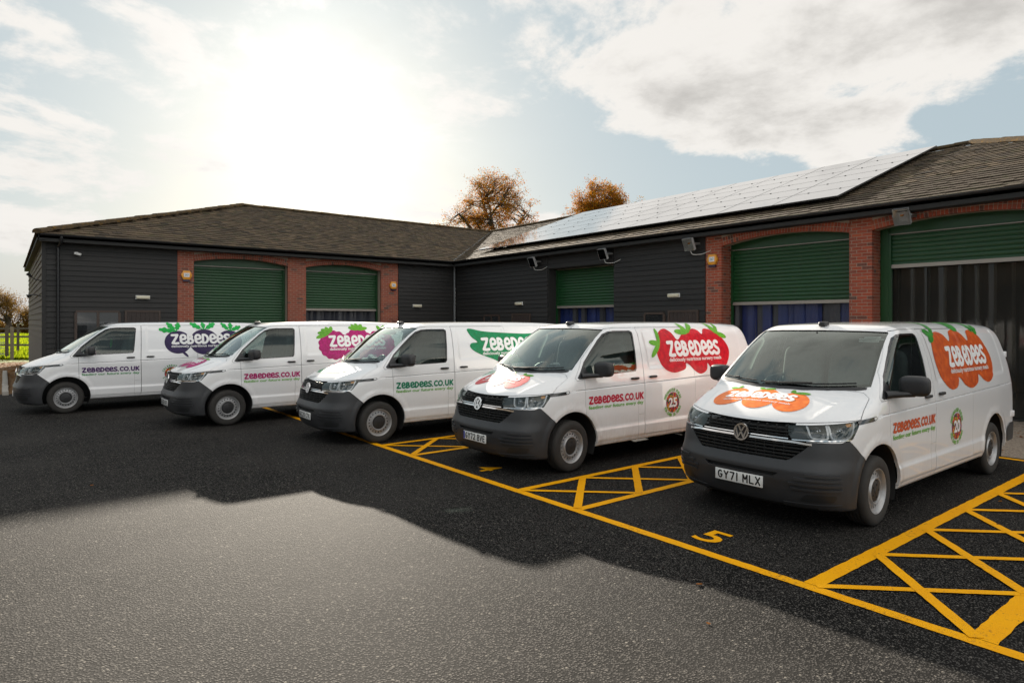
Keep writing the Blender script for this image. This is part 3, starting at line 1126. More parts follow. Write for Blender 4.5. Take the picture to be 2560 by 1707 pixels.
# left barn: front slope, left hip, back
roof_deck(lb, [(ELX, EY, EAVE), (EX, EY, EAVE), (RX, RY, RIDGE), (HIPX, RY, RIDGE)])
roof_deck(lb, [(ELX, EY2, EAVE), (ELX, EY, EAVE), (HIPX, RY, RIDGE)])
roof_deck(lb, [(EX2, EY2, EAVE), (ELX, EY2, EAVE), (HIPX, RY, RIDGE), (RX, RY, RIDGE)])
runF = (RY - EY) / cs
slope_tiles('roof_tiles', lb, (ELX, EY, EAVE), (1, 0, 0), (0, cs, SLOPE * cs),
            lambda s, t: (t * cs * (HIPX - ELX) / (RY - EY)) - .1 <= s <= (EX - ELX) + t * cs + .05 and t < runF, EX2 - ELX, runF, seed=1)
hs = (RIDGE - EAVE) / (HIPX - ELX); hc = 1 / math.sqrt(1 + hs * hs)
slope_tiles('hip_tiles', lb, (ELX, EY2, EAVE), (0, -1, 0), (hc, 0, hs * hc),
            lambda s, t: (t * hc * (EY2 - RY) / (HIPX - ELX)) - .1 <= s <= (EY2 - EY) - t * hc * (RY - EY) / (HIPX - ELX) + .1, EY2 - EY, (HIPX - ELX) / hc, seed=2)
# right barn: front slope, right hip, back
roof_deck(rb, [(EX, EY, EAVE), (EX, ERY, EAVE), (RX, HIPY, RIDGE), (RX, RY, RIDGE)])
roof_deck(rb, [(EX, ERY, EAVE), (EX2, ERY, EAVE), (RX, HIPY, RIDGE)])
roof_deck(rb, [(EX2, ERY, EAVE), (EX2, EY2, EAVE), (RX, RY, RIDGE), (RX, HIPY, RIDGE)])
SOL_Y0, SOL_Y1, SOL_T0 = 7.42, 7.42 + 9 * 1.70, 1.05
SOL_R = 1.13
slope_tiles('roof_tiles', rb, (EX, ERY, EAVE), (0, 1, 0), (cs, 0, SLOPE * cs),
            lambda s, t: (t * cs * (HIPY - ERY) / (RX - EX)) - .1 <= s <= (EY - ERY) + t * cs + .05 and t < runF, EY2 - ERY, runF,
            skip=lambda s, t: SOL_Y0 + .5 < s + ERY < SOL_Y1 - .5 and SOL_T0 + .5 < t < SOL_T0 + 6 * SOL_R - .5, singles=300, seed=3)
# solar panels, six rows of nine
up = Vector((cs, 0, SLOPE * cs)); nn = Vector((-SLOPE * cs, 0, cs))
pm = MB(); pm.box(-.845, .845, -.558, .558, -.035, .0)
fm = pm.mesh('solar_panel'); fm.materials.append(M['solarframe'])
gm = MB(); gm.box(-.833, .833, -.546, .546, 0.0005, .003)
gme = gm.mesh('cells'); gme.materials.append(M['solarglass'])
cm = MB(); cm.box(-.020, .020, -.016, .016, 0, .012)
cme = cm.mesh('clamp'); cme.materials.append(M['solarframe'])
basis = Matrix((Vector((0, 1, 0)), up, nn)).transposed()
if basis.determinant() < 0: basis = Matrix((Vector((0, -1, 0)), up, nn)).transposed()
rg = random.Random(5)
for i in range(9):
    for j in range(6):
        c = Vector((EX, SOL_Y0 + (i + .5) * 1.70, EAVE)) + up * (SOL_T0 + (j + .5) * SOL_R) + nn * .16
        m = Matrix.Translation(c) @ (basis @ Matrix.Rotation(rg.uniform(-.0008, .0008), 3, 'X') @ Matrix.Rotation(rg.uniform(-.0008, .0008), 3, 'Y')).to_4x4()
        o = bpy.data.objects.new('solar_panel', fm); COL.objects.link(o)
        o.parent = rb; o.matrix_parent_inverse = Matrix.Translation(-Vector(rb.location)); o.matrix_basis = m
        g_ = bpy.data.objects.new('panel_glass', gme); COL.objects.link(g_); g_.parent = o
        if j < 5:
            for dx in (-.42, .42):
                k_ = bpy.data.objects.new('clamp', cme); COL.objects.link(k_); k_.parent = o; k_.location = (dx, SOL_R / 2, .002)
# ridge and hip tiles
def ridge_line(parent, a, b, rad=.13, name='ridge_tile', mat='ridgetile', seed=0):
    a, b = Vector(a), Vector(b); L = (b - a).length; d = (b - a).normalized(); rg = random.Random(seed)
    n = int(L / .45)
    mesh = None
    side = d.cross(Vector((0, 0, 1))).normalized(); upv = side.cross(d)
    for k in range(n):
        if mesh is None:
            mb = MB(); v = []
            for y in (0, .47):
                r = rad * (1.0 if y == 0 else .93)
                v += [(r * math.cos(R(-8 + 196 * q / 8)), y, r * .75 * math.sin(R(-8 + 196 * q / 8))) for q in range(9)]
            mb.add(v, [(q, q + 1, 10 + q, 9 + q) for q in range(8)] + [tuple(range(9))[::-1], tuple(range(9, 18))])
            mesh = mb.mesh(name, 50, fix=True); mesh.materials.append(M[mat])
        o = bpy.data.objects.new(name, mesh); COL.objects.link(o)
        p = a + d * (L * k / n) + upv * rg.uniform(-.008, .008)
        o.parent = parent; o.matrix_parent_inverse = Matrix.Translation(-Vector(parent.location))
        o.matrix_basis = Matrix.Translation(p) @ (Matrix((side, d, upv)).transposed() @ Matrix.Rotation(rg.uniform(-.02, .02), 3, 'Z')).to_4x4()


ridge_line(lb, (ELX, EY, EAVE + .03), (HIPX, RY, RIDGE + .02), .16, seed=1)
ridge_line(lb, (HIPX, RY, RIDGE + .02), (RX + 3, RY, RIDGE + .02), seed=2)
ridge_line(rb, (RX, RY, RIDGE + .02), (RX, HIPY, RIDGE + .02), seed=3)
ridge_line(rb, (RX, HIPY, RIDGE + .02), (EX, ERY, EAVE + .03), .16, seed=4)
# valley lead
va, vb = Vector((EX, EY, EAVE)), Vector((RX, RY, RIDGE))
mb = MB(); mb.bar(va + Vector((0, 0, .018)), vb + Vector((0, 0, .018)), .16, .012); W(mb, 'valley_lead', 'lead', lb)


# gutters, fascia, pipes
def gutter(parent, a, b, brackets):
    a, b = Vector(a), Vector(b); d = (b - a).normalized(); side = d.cross(Vector((0, 0, 1)))
    mb = MB(); v = []
    n = 8
    for p in (a, b):
        v += [p + side * (.062 * math.cos(R(180 + 180 * q / n))) + Vector((0, 0, .062 * math.sin(R(180 + 180 * q / n)))) for q in range(n + 1)]
    mb.add(v, [(q, q + 1, n + 2 + q, n + 1 + q) for q in range(n)])
    W(mb, 'gutter', 'gutter', parent, smooth=50)
    L = (b - a).length
    for k in range(brackets + 1):
        p = a + d * L * k / brackets
        m2 = MB(); vv = []
        for e in (-.025, .025):
            vv += [p + d * e + side * (.068 * math.cos(R(180 + 180 * q / n))) + Vector((0, 0, .068 * math.sin(R(180 + 180 * q / n)))) for q in range(n + 1)]
        m2.add(vv, [(q, q + 1, n + 2 + q, n + 1 + q) for q in range(n)])
        W(m2, 'gutter_joint', 'gutter', parent, smooth=50)


gutter(rb, (EX - .05, ERY, EAVE - .005), (EX - .05, EY - .0, EAVE - .005), 13)
gutter(lb, (ELX + .1, EY - .05, EAVE - .005), (EX, EY - .05, EAVE - .005), 8)
mb = MB(); mb.box(EX, EX + .03, ERY, EY + .03, EAVE - .20, EAVE - .02); mb.box(EX, XB + .1, ERY, EY + .3, EAVE - .215, EAVE - .20); W(mb, 'fascia', 'soffit', rb)
mb = MB(); mb.box(ELX + .05, EX + .03, EY, EY + .03, EAVE - .20, EAVE - .02); mb.box(ELX + .05, EX, EY, YB + .1, EAVE - .215, EAVE - .20); W(mb, 'fascia', 'soffit', lb)
mb = MB(); mb.box(ELX, ELX + .03, EY, EY2, EAVE - .18, EAVE - .02); mb.box(ELX, .95, EY, EY2, EAVE - .195, EAVE - .18); W(mb, 'fascia', 'soffit', lb)
mb = MB(); mb.tube([(1.32, EY - .05, EAVE - .05), (1.32, EY - .05, EAVE - .13), (1.30, EY + .02, EAVE - .25), (1.25, YB - .09, EAVE - .36), (1.25, YB - .09, .1)], .042, 10); W(mb, 'downpipe', 'gutter', lb, smooth=50)
mb = MB(); mb.tube([(XB - .12, YB - .12, EAVE - .05), (XB - .12, YB - .12, .1)], .042, 10); W(mb, 'downpipe', 'lead', rb, smooth=50)


# ------------------------------------------------------------------ wall fittings, each a thing of its own
def fitting(name, label, cat, group, F, s, d, z):
    o = empty(name, F(s, d, z), R(-90) if F is RF else 0.0)
    tag(o, label, cat, group)
    return o          # local frame: -y points out of the wall, x along it


def floodlight(label, F, s, z, cable):
    r = fitting('floodlight', label, 'floodlight', 'floodlights under the eaves', F, s, -.035, z)
    t = R(24)
    rot = Matrix.Rotation(t, 4, 'X')
    c = Vector((0, -.24, -.02))
    mb = MB(); mb.add([(x, y, z) for x, z, y in ((-.15, -.17, .05), (.15, -.17, .05), (.15, .17, .05), (-.15, .17, .05), (-.16, -.18, -.05), (.16, -.18, -.05), (.16, .18, -.05), (-.16, .18, -.05))], [(0, 3, 2, 1), (0, 1, 5, 4), (1, 2, 6, 5), (2, 3, 7, 6), (3, 0, 4, 7)])
    o = mb.build('lamp_body', M['floodgrey'], r, fix=True); o.location = c; o.rotation_euler = (t, 0, 0)
    mb = MB(); mb.add([(-.15, -.045, -.17), (.15, -.045, -.17), (.15, -.045, .17), (-.15, -.045, .17), (-.08, .035, -.10), (.08, .035, -.10), (.08, .035, .06), (-.08, .035, .06)], [(0, 1, 5, 4), (1, 2, 6, 5), (2, 3, 7, 6), (3, 0, 4, 7), (4, 5, 6, 7)])
    o2 = mb.build('reflector', M['floodinner'], r); o2.location = c; o2.rotation_euler = (t, 0, 0)
    mb = MB(); mb.tube([(-.03, .0, .02), (.03, .0, .02)], .02, 8); o3 = mb.build('bulb', M['amber'], r); o3.location = c; o3.rotation_euler = (t, 0, 0)
    mb = MB(); mb.box(-.145, .145, -.052, -.048, -.165, .165); o4 = mb.build('glass_cover', M['lens'], r); o4.location = c; o4.rotation_euler = (t, 0, 0)
    mb = MB(); mb.box(-.19, -.17, -.26, .02, -.02, .02); mb.box(.17, .19, -.26, .02, -.02, .02); mb.box(-.19, .19, .0, .03, -.03, .03); mb.build('bracket', M['galv'], r)
    if cable:
        mb = MB(); mb.tube(spline([(.02, -.20, -.18), (.06, -.16, -.30), (.25, -.05, -.31), (.40, -.015, -.27), (.55, -.012, -.22)], 6, False), .009, 6); mb.build('cable', M['whitecable'], r, smooth=50)


floodlight('grey floodlight above the brick arch of the open strip curtain door', RF, 5.66, 4.23, False)
floodlight('grey floodlight on black boards beside the brick pier with the orange alarm box', RF, 11.10, 4.15, True)
floodlight('grey floodlight above the right end of the small green shutter in the boards', RF, 14.40, 4.15, True)
floodlight('grey floodlight above the far end of the small green shutter, near the inner corner', RF, 17.90, 4.15, True)


def alarm(label, F, s, z):
    r = fitting('alarm_box', label, 'alarm box', 'orange alarm boxes on brick piers', F, s, 0, z)
    hexa = [(.17, 0), (.10, .145), (-.10, .145), (-.17, 0), (-.10, -.145), (.10, -.145)]
    mb = MB(); mb.prism(hexa, 'y', -.085, 0); link('case', bevelled(mb.mesh('case', fix=True), .012), r, M['alarmorange'])
    mb = MB(); mb.box(-.085, .085, -.088, -.085, -.06, .07); mb.build('label_plate', M['alarmwhite'], r)
    V, F_ = fit_text('247', -.06, .06, -.03, .035, .01); mb = MB(); mb.add([(u, -.0895, v) for u, v in V], F_); mb.build('lettering', M['lead'], r)
    mb = MB(); mb.box(-.10, .10, -.075, -.01, -.20, -.146); mb.build('strobe', M['alarmblue'], r)


alarm('orange hexagonal alarm box on the brick pier nearest the two big arches', RF, 10.50, 3.67)
alarm('orange hexagonal alarm box on the brick pier left of the closed shutter', LF, 4.72, 3.50)
alarm('orange hexagonal alarm box on the pier by the inner corner of the yard', LF, 12.30, 3.43)


def bulkhead(label, F, s, z):
    r = fitting('bulkhead_light', label, 'wall light', 'cream bulkhead lights over the doors', F, s, -.03, z)
    mb = MB(); mb.box(-.19, .19, -.09, .0, -.05, .05); link('diffuser', bevelled(mb.mesh('diffuser'), .025, 3), r, M['bulkcream'])
    mb = MB(); mb.box(-.20, .20, -.02, .02, -.06, .06); mb.build('base_plate', M['alarmwhite'], r)


bulkhead('cream wall light over the plank door behind the strawberry van', RF, 11.80, 2.73)
bulkhead('cream wall light on black boards left of the small green shutter', RF, 18.95, 2.65)
bulkhead('cream wall light over the brown door behind the beetroot van', LF, 3.46, 2.74)
bulkhead('cream wall light on boards between the corner pier and the downpipe', LF, 13.40, 2.62)

cc = fitting('security_camera', 'small white security camera high on the black boards', 'camera', None, LF, 1.70, -.03, 4.0)
mb = MB(); mb.lathe([(.001, -.02), (.06, -.015), (.065, .03), (.05, .05), (.001, .05)], 16, 'z'); mb.build('camera_dome', M['cctvwhite'], cc, smooth=50, loc=(0, -.07, 0))
mb = MB(); mb.bar((0, -.12, 0), (.10, -.20, -.02), .07, .07); link('camera_body', bevelled(mb.mesh('camera_body', fix=True), .01), cc, M['cctvwhite'])
for k, (y, z) in enumerate(((24.2, 3.2), (24.6, 2.75))):
    sp = empty('wall_spotlight', (.9, y, z)); tag(sp, ('slim dark spotlight arm on the weathered end wall' if k == 0 else 'short dark spotlight below the slim one on the end wall'), 'spotlight')
    mb = MB(); mb.tube([(0, 0, 0), (-.18, 0, .05), (-.30, 0, .16 if k == 0 else .02)], .014, 6); mb.build('arm', M['gutter'], sp)
    mb = MB(); mb.tube([(-.26, 0, .12 if k == 0 else .03), (-.36, 0, .22 if k == 0 else -.01)], [.03, .055], 10); mb.build('lamp_head', M['gutter'], sp)
# ------------------------------------------------------------------ van body surface
# van frame: x back from the front bumper, y to the far side, z up; the side the photograph shows is y < 0
def pchip(xs, ys, n=3000):
    xs, ys = np.array(xs, float), np.array(ys, float)
    h = np.diff(xs); d = np.diff(ys) / h
    m = np.zeros(len(xs))
    for i in range(1, len(xs) - 1):
        if d[i - 1] * d[i] > 0:
            w1, w2 = 2 * h[i] + h[i - 1], h[i] + 2 * h[i - 1]
            m[i] = (w1 + w2) / (w1 / d[i - 1] + w2 / d[i])
    m[0], m[-1] = d[0], d[-1]
    X = np.linspace(xs[0], xs[-1], n)
    i = np.clip(np.searchsorted(xs, X) - 1, 0, len(xs) - 2)
    t = (X - xs[i]) / h[i]
    Y = (2 * t**3 - 3 * t**2 + 1) * ys[i] + (t**3 - 2 * t**2 + t) * h[i] * m[i] + (-2 * t**3 + 3 * t**2) * ys[i + 1] + (t**3 - t**2) * h[i] * m[i + 1]
    return lambda q: np.interp(q, X, Y)


TB = list(zip(*[(-.6, .3), (-.2, .62), (0.0, .86), (.06, .935), (.11, .985), (.18, 1.028), (.30, 1.085), (.48, 1.155), (.64, 1.213), (.755, 1.258), (.80, 1.297),
                (1.15, 1.577), (1.40, 1.775), (1.50, 1.850), (1.56, 1.884), (1.64, 1.912), (1.76, 1.932), (2.0, 1.948), (2.5, 1.962), (3.2, 1.968), (4.2, 1.962), (4.9, 1.94), (5.5, 1.90)]))
_prof = pchip(*TB)
_tum = pchip(*zip(*[(-.2, .90), (.2, .925), (.35, .938), (.55, .946), (.75, .952), (.95, .952), (1.08, .947), (1.25, .925), (1.5, .877), (1.75, .805), (1.85, .772), (2.0, .715), (2.5, .5)]))
_v = pchip(*zip(*[(-.2, .55), (.18, .17), (.25, .085), (.33, .04), (.42, .014), (.50, .0), (.585, .0), (.63, .02), (.68, .04), (.80, .062), (.88, .08), (.95, .104), (1.0, .135), (1.06, .20), (1.2, .42), (2.4, 2.6)]))
_g = pchip(*zip(*[(0, 0), (.25, .008), (.45, .030), (.60, .068), (.72, .122), (.80, .185), (.86, .268), (.90, .36), (.925, .46), (.945, .60), (.96, .80), (1.0, 1.5), (1.6, 9.0)]))
_gs = lambda y: np.gradient(_g(np.linspace(0, 1.6, 800)), 1.6 / 799)[np.clip((y / 1.6 * 799).astype(int), 0, 799)]
_xr = pchip(*zip(*[(-.2, 5.15), (.3, 5.27), (.5, 5.30), (.7, 5.29), (1.0, 5.28), (1.3, 5.255), (1.6, 5.20), (1.85, 5.13), (2.0, 5.08), (2.5, 4.9)]))
smst = lambda a, b, x: (lambda t: t * t * (3 - 2 * t))(np.clip((x - a) / (b - a), 0, 1))
WB0, WB1, WR = .908, 4.308, .336
ARCH_X, ARCH_Z, ARCH_R = .925, .362, .43


def crease_z(x): return 1.060 + (x - 1.138) * .0212


def smax(a, b, k):
    h = np.maximum(k - np.abs(a - b), 0) / k
    return np.maximum(a, b) + h * h * k * .25


def rbox(x, z, x0, x1, z0, z1, r):
    dx = np.maximum(np.maximum(x0 + r - x, x - x1 + r), 0)
    dz = np.maximum(np.maximum(z0 + r - z, z - z1 + r), 0)
    return np.hypot(dx, dz) - r


def van_f(x, y, z, detail=True):
    ay = np.abs(y)
    w = _tum(z) - .018 * smst(4.4, 5.3, x) - .012 * smst(1.0, .5, x)
    s1 = ay - w
    sh = .20 * np.minimum(ay, 1.0) ** 2 * smst(2.2, 1.5, x)
    xs = x - sh
    sl = (_prof(xs + .01) - _prof(xs - .01)) / .02
    s2 = (z - (_prof(xs) - .028 * (np.minimum(ay, 1.1) / .8) ** 2)) / np.sqrt(1 + sl * sl)
    gy = _gs(np.minimum(ay, 1.59)); vz = (_v(z + .01) - _v(z - .01)) / .02
    s3 = (_v(z) + _g(np.minimum(ay, 1.6)) - x) / np.sqrt(1 + gy * gy + vz * vz)
    s4 = x - (_xr(z) - .05 * (np.minimum(ay, 1.0) / .85) ** 4)
    s5 = (.285 - .075 * smst(.75, .45, x) + .05 * smst(4.6, 5.0, x)) - z
    k12 = .10 + .08 * smst(1.5, 2.2, x)
    f = smax(s1, s2, k12)
    f = smax(f, s3, .045)
    f = smax(f, s4, .10)
    f = smax(f, s5, .03)
    if detail:
        side = smst(.55, .7, ay) * smst(1.95, 1.88, z)
        back = smst(1.0, 1.25, x)
        d = .013 * smst(.53, .495, z) * smst(.33, .36, z) * back * smst(4.9, 4.7, x)
        d = d + .010 * smst(.075, .0, np.abs(np.hypot(x - ARCH_X, z - ARCH_Z) - ARCH_R - .03)) * smst(.25, .4, z)
        d = d + .010 * smst(.075, .0, np.abs(np.hypot(x - ARCH_X - 3.4, z - ARCH_Z) - ARCH_R - .03)) * smst(.25, .4, z)
        # soft shoulder and the fine groove above it
        dz = z - crease_z(x)
        gr = smst(.86, .95, x) * smst(5.15, 5.0, x)
        d = d - .011 * np.exp(-(dz / .0055) ** 2) * gr
        d = d + .006 * smst(.22, .0, -dz) * (dz < 0) * gr
        # pressed panels where windows could be
        p1 = rbox(x, z, 2.45, 3.44, 1.30, 1.862, .05); p2 = rbox(x, z, 3.56, 4.86, 1.30, 1.862, .05)
        d = d - .009 * smst(.012, -.016, np.minimum(p1, p2))
        # hood ridges
        f = f - d * side
        hood = smst(.18, .35, x) * smst(.80, .65, x) * smst(.9, 1.0, z)
        f = f - .006 * smst(.06, 0, np.abs(ay - (.60 + .18 * (x - .3)))) * hood
    return f


def van_grad(p, e=.0015):
    x, y, z = p[:, 0], p[:, 1], p[:, 2]
    g = np.stack([van_f(x + e, y, z) - van_f(x - e, y, z), van_f(x, y + e, z) - van_f(x, y - e, z), van_f(x, y, z + e) - van_f(x, y, z - e)], 1)
    return g / np.maximum(np.linalg.norm(g, axis=1, keepdims=True), 1e-9)


def shoot(o, d, level=0.0, t0=0.0, t1=1.0, n=34):
    """first t with f = level along o + t d, f < level at t0"""
    lo = np.full(len(o), t0, float); hi = np.full(len(o), t1, float)
    for _ in range(n):
        m = (lo + hi) / 2
        p = o + d * m[:, None]
        ins = van_f(p[:, 0], p[:, 1], p[:, 2]) < level
        lo = np.where(ins, m, lo); hi = np.where(ins, hi, m)
    return o + d * ((lo + hi) / 2)[:, None]


def on_side(uv, lift=.003, level=0.0, sgn=-1):
    """(x,z) -> point on the flank"""
    uv = np.asarray(uv, float)
    o = np.stack([uv[:, 0], np.zeros(len(uv)) + sgn * .3, uv[:, 1]], 1)
    d = np.tile([0, sgn * 1.0, 0], (len(uv), 1))
    p = shoot(o, d, level)
    return p + (van_grad(p) * lift if lift else 0)


def on_top(uv, lift=.003, level=0.0):
    """(x,y) -> point on bonnet or roof"""
    uv = np.asarray(uv, float)
    o = np.stack([uv[:, 0], uv[:, 1], np.full(len(uv), .8)], 1)
    d = np.tile([0, 0, 1.3], (len(uv), 1))
    p = shoot(o, d, level)
    return p + (van_grad(p) * lift if lift else 0)


def on_front(uv, lift=.003, level=0.0, x0=2.2):
    """(y,z) -> point on nose or windscreen"""
    uv = np.asarray(uv, float)
    o = np.stack([np.full(len(uv), x0), uv[:, 0], uv[:, 1]], 1)
    d = np.tile([-2.6, 0, 0], (len(uv), 1))
    p = shoot(o, d, level)
    return p + (van_grad(p) * lift if lift else 0)


SQ2 = math.sqrt(.5)
def on_corner(uv, lift=.003, level=0.0, sgn=-1):
    """(u,z), u = (x+|y|)/sqrt2, seen diagonally at the nose corner"""
    uv = np.asarray(uv, float)
    # start well inside
    cx, cy = .62, .40
    k = uv[:, 0] * math.sqrt(2) - (cx + cy)
    o = np.stack([cx + k / 2, sgn * (cy + k / 2), uv[:, 1]], 1)
    d = np.tile([-1.0 * SQ2, sgn * 1.0 * SQ2, 0], (len(uv), 1))
    p = shoot(o, d, level)
    return p + (van_grad(p) * lift if lift else 0)


def van_grid(level=0.0):
    """closed box grid shot onto the surface"""
    X0, X1 = .75, 4.9
    xl = np.concatenate([np.linspace(-.5, X0, 22)[:-1], np.arange(X0, X1, .032), np.linspace(X1, 5.7, 10)])
    yl = np.concatenate([np.linspace(-1.45, -.55, 9)[:-1], np.linspace(-.55, .55, 25), np.linspace(.55, 1.45, 9)[1:]])
    nA = np.concatenate([[0, .02, .04], np.linspace(.08, 1, 12)[:-1]])
    za = [('b', t) for t in np.linspace(-.1, .46, 8)[:-1]]
    za += [('A', t) for t in nA] + [('c', t) for t in (-.014, -.007, -.003, 0, .003, .007, .014)] + [('B', t) for t in np.linspace(0, 1, 15)[1:]] + [('t', t) for t in np.linspace(0, 1, 12)[1:]]

    def zline(k, x):
        kind, t = za[k]
        zc1 = np.clip(.95 + (x - .75) * .77, .95, 1.66)
        zc = np.minimum(crease_z(x), zc1 - .06)
        if kind == 'b': return np.full_like(x, t)
        if kind == 'A': return .46 + t * (zc - .016 - .46)
        if kind == 'c': return zc + t
        if kind == 'B': return zc + .014 + t * (zc1 - zc - .014)
        return zc1 + t * (2.6 - zc1)
    nx, ny, nz = len(xl), len(yl), len(za)
    idx = {}; Q = []
    def vert(i, j, k):
        key = (i, j, k)
        if key not in idx:
            idx[key] = len(Q); Q.append(key)
        return idx[key]
    F = []
    for i in range(nx - 1):
        for k in range(nz - 1):
            F.append((vert(i, 0, k), vert(i + 1, 0, k), vert(i + 1, 0, k + 1), vert(i, 0, k + 1)))
            F.append((vert(i, ny - 1, k), vert(i, ny - 1, k + 1), vert(i + 1, ny - 1, k + 1), vert(i + 1, ny - 1, k)))
        for j in range(ny - 1):
            F.append((vert(i, j, 0), vert(i, j + 1, 0), vert(i + 1, j + 1, 0), vert(i + 1, j, 0)))
            F.append((vert(i, j, nz - 1), vert(i + 1, j, nz - 1), vert(i + 1, j + 1, nz - 1), vert(i, j + 1, nz - 1)))
    for j in range(ny - 1):
        for k in range(nz - 1):
            F.append((vert(0, j, k), vert(0, j, k + 1), vert(0, j + 1, k + 1), vert(0, j + 1, k)))
            F.append((vert(nx - 1, j, k), vert(nx - 1, j + 1, k), vert(nx - 1, j + 1, k + 1), vert(nx - 1, j, k + 1)))
    K = np.array(Q)
    hx = xl[K[:, 0]]; hy = yl[K[:, 1]]
    cx = np.clip(hx, X0, X1); cy = np.clip(hy, -.55, .55)
    hz = np.zeros(len(K)); 
    for k in range(nz):
        s = K[:, 2] == k
        hz[s] = zline(k, cx[s])
    zc1 = np.clip(.95 + (cx - .75) * .77, .95, 1.66)
    cz = np.clip(hz, .46, zc1)
    o = np.stack([cx, cy, cz], 1); q = np.stack([hx, hy, hz], 1)
    return o, q, F


def bool_op(a, b, op='DIFFERENCE'):
    """mesh boolean of two closed meshes, both consumed"""
    oa = bpy.data.objects.new('a', a); ob = bpy.data.objects.new('b', b)
    COL.objects.link(oa); COL.objects.link(ob)
    res = None
    for solver in ('MANIFOLD', 'EXACT'):
        m = oa.modifiers.new('b', 'BOOLEAN')
        m.operation = op; m.object = ob; m.solver = solver
        dg = bpy.context.evaluated_depsgraph_get()
        res = bpy.data.meshes.new_from_object(oa.evaluated_get(dg))
        oa.modifiers.clear()
        if len(res.polygons) > 0: break
        print('boolean', solver, 'failed')
    bpy.data.objects.remove(oa); bpy.data.objects.remove(ob)
    return res


def cutter(poly, axis, a, b):
    mb = MB(); mb.prism(poly, axis, a, b)
    return mb.mesh('cutter', fix=True)


def grow(poly, d):
    """offset a closed polygon outwards by d"""
    P = [np.array(p, float) for p in poly]
    n = len(P)
    area = sum(P[i][0] * P[(i + 1) % n][1] - P[(i + 1) % n][0] * P[i][1] for i in range(n))
    s = 1 if area > 0 else -1
    out = []
    for i in range(n):
        a, b, c = P[i - 1], P[i], P[(i + 1) % n]
        e1 = (b - a) / max(np.linalg.norm(b - a), 1e-9); e2 = (c - b) / max(np.linalg.norm(c - b), 1e-9)
        n1, n2 = np.array([e1[1], -e1[0]]) * s, np.array([e2[1], -e2[0]]) * s
        m = n1 + n2
        l = m @ n1
        out.append(tuple(b + m / max(l, .35) * d))
    return out


def join_meshes(ms, name):
    bm = bmesh.new()
    for m in ms: bm.from_mesh(m)
    me = bpy.data.meshes.new(name)
    bm.to_mesh(me); bm.free()
    return me


def finish_shell(me, name, mats):
    """material by depth below the surface, shading normals from the surface itself"""
    me.name = name
    me.materials.clear()
    for m in mats: me.materials.append(m)
    n = len(me.vertices)
    co = np.empty(n * 3); me.vertices.foreach_get('co', co); co = co.reshape(-1, 3)
    fv = van_f(co[:, 0], co[:, 1], co[:, 2])
    outer = fv > -.004
    inner = fv < -.026
    grad = van_grad(co)
    nl = len(me.loops)
    lv = np.empty(nl, int); me.loops.foreach_get('vertex_index', lv)
    ls = np.empty(len(me.polygons), int); me.polygons.foreach_get('loop_start', ls)
    lt = np.empty(len(me.polygons), int); me.polygons.foreach_get('loop_total', lt)
    pn = np.empty(len(me.polygons) * 3); me.polygons.foreach_get('normal', pn); pn = pn.reshape(-1, 3)
    pid = np.repeat(np.arange(len(me.polygons)), lt)
    order = np.argsort(np.concatenate([np.arange(s, s + t) for s, t in zip(ls, lt)])) if len(ls) else []
    pid = pid[order]
    oc = np.bincount(pid, outer[lv].astype(float), len(ls)); ic = np.bincount(pid, inner[lv].astype(float), len(ls))
    allo, alli = oc == lt, ic == lt
    gd = (pn * grad[lv[ls]]).sum(1)
    allo &= gd > -.3
    mi = np.where(allo, np.where(pn[:, 2] < -.75, 1, 0), np.where(alli, 2, 0))
    me.polygons.foreach_set('material_index', mi.astype(np.int32))
    nor = np.where(allo[pid][:, None], grad[lv], pn[pid])
    me.shade_smooth()
    me.normals_split_custom_set([tuple(v) for v in nor])
    me.update()
    return me


def sheet(poly, proj, cell, lift=0.0, level=0.0, hole=None, **kw):
    """grid-filled polygon laid on the body; poly in the projection's own plane"""
    pts = np.array(poly)
    verts, faces = march(lambda U, V: np.maximum(poly_sdf(U, V, poly), -poly_sdf(U, V, hole)) if hole is not None else poly_sdf(U, V, poly),
                         pts[:, 0].min() - cell, pts[:, 0].max() + cell, pts[:, 1].min() - cell, pts[:, 1].max() + cell, cell)
    return proj(verts, lift=lift, level=level, **kw), faces


WINDOW = [(1.02, 1.222), (1.18, 1.425), (1.35, 1.575), (1.52, 1.712), (1.64, 1.795), (1.74, 1.83), (1.86, 1.84), (2.20, 1.84), (2.24, 1.815), (2.185, 1.30), (2.16, 1.262), (2.1, 1.258), (1.5, 1.240), (1.14, 1.212), (1.05, 1.203)]
DOOR = [(1.0, 1.19), (1.134, 1.195), (1.136, 1.06), (1.145, .70), (1.2, .36), (1.30, .325), (2.316, .325), (2.322, .60), (2.312, 1.09), (2.338, 1.883), (1.90, 1.883), (1.74, 1.868), (1.60, 1.805), (1.18, 1.462), (.985, 1.225)]
SLIDE = [(2.322, .36), (3.50, .36), (3.50, 1.883), (2.346, 1.883), (2.320, 1.09), (2.330, .60)]
SCREEN = [(.0, 1.283), (.3, 1.287), (.55, 1.297), (.74, 1.312), (.825, 1.325), (.80, 1.46), (.765, 1.62), (.712, 1.845), (.69, 1.858), (.45, 1.868), (.0, 1.872)]
SCREEN = SCREEN + [(-a, b) for a, b in SCREEN[-2:0:-1]]
BUMPER = [(-.3, .0), (.8, .0), (.8, .5), (.612, .686), (.40, .872), (.33, .850), (.0, .850), (-.3, .850)]
LAMP = [(.415, .985), (.60, .998), (.80, 1.018), (1.02, 1.042), (1.045, 1.03), (1.025, .985), (.955, .885), (.925, .868), (.70, .858), (.44, .852), (.405, .90)]
GRILLE_UP = [(-.50, .858), (.50, .858), (.49, .93), (.485, 1.004), (.3, .997), (.0, .990), (-.3, .997), (-.485, 1.004), (-.49, .93)]
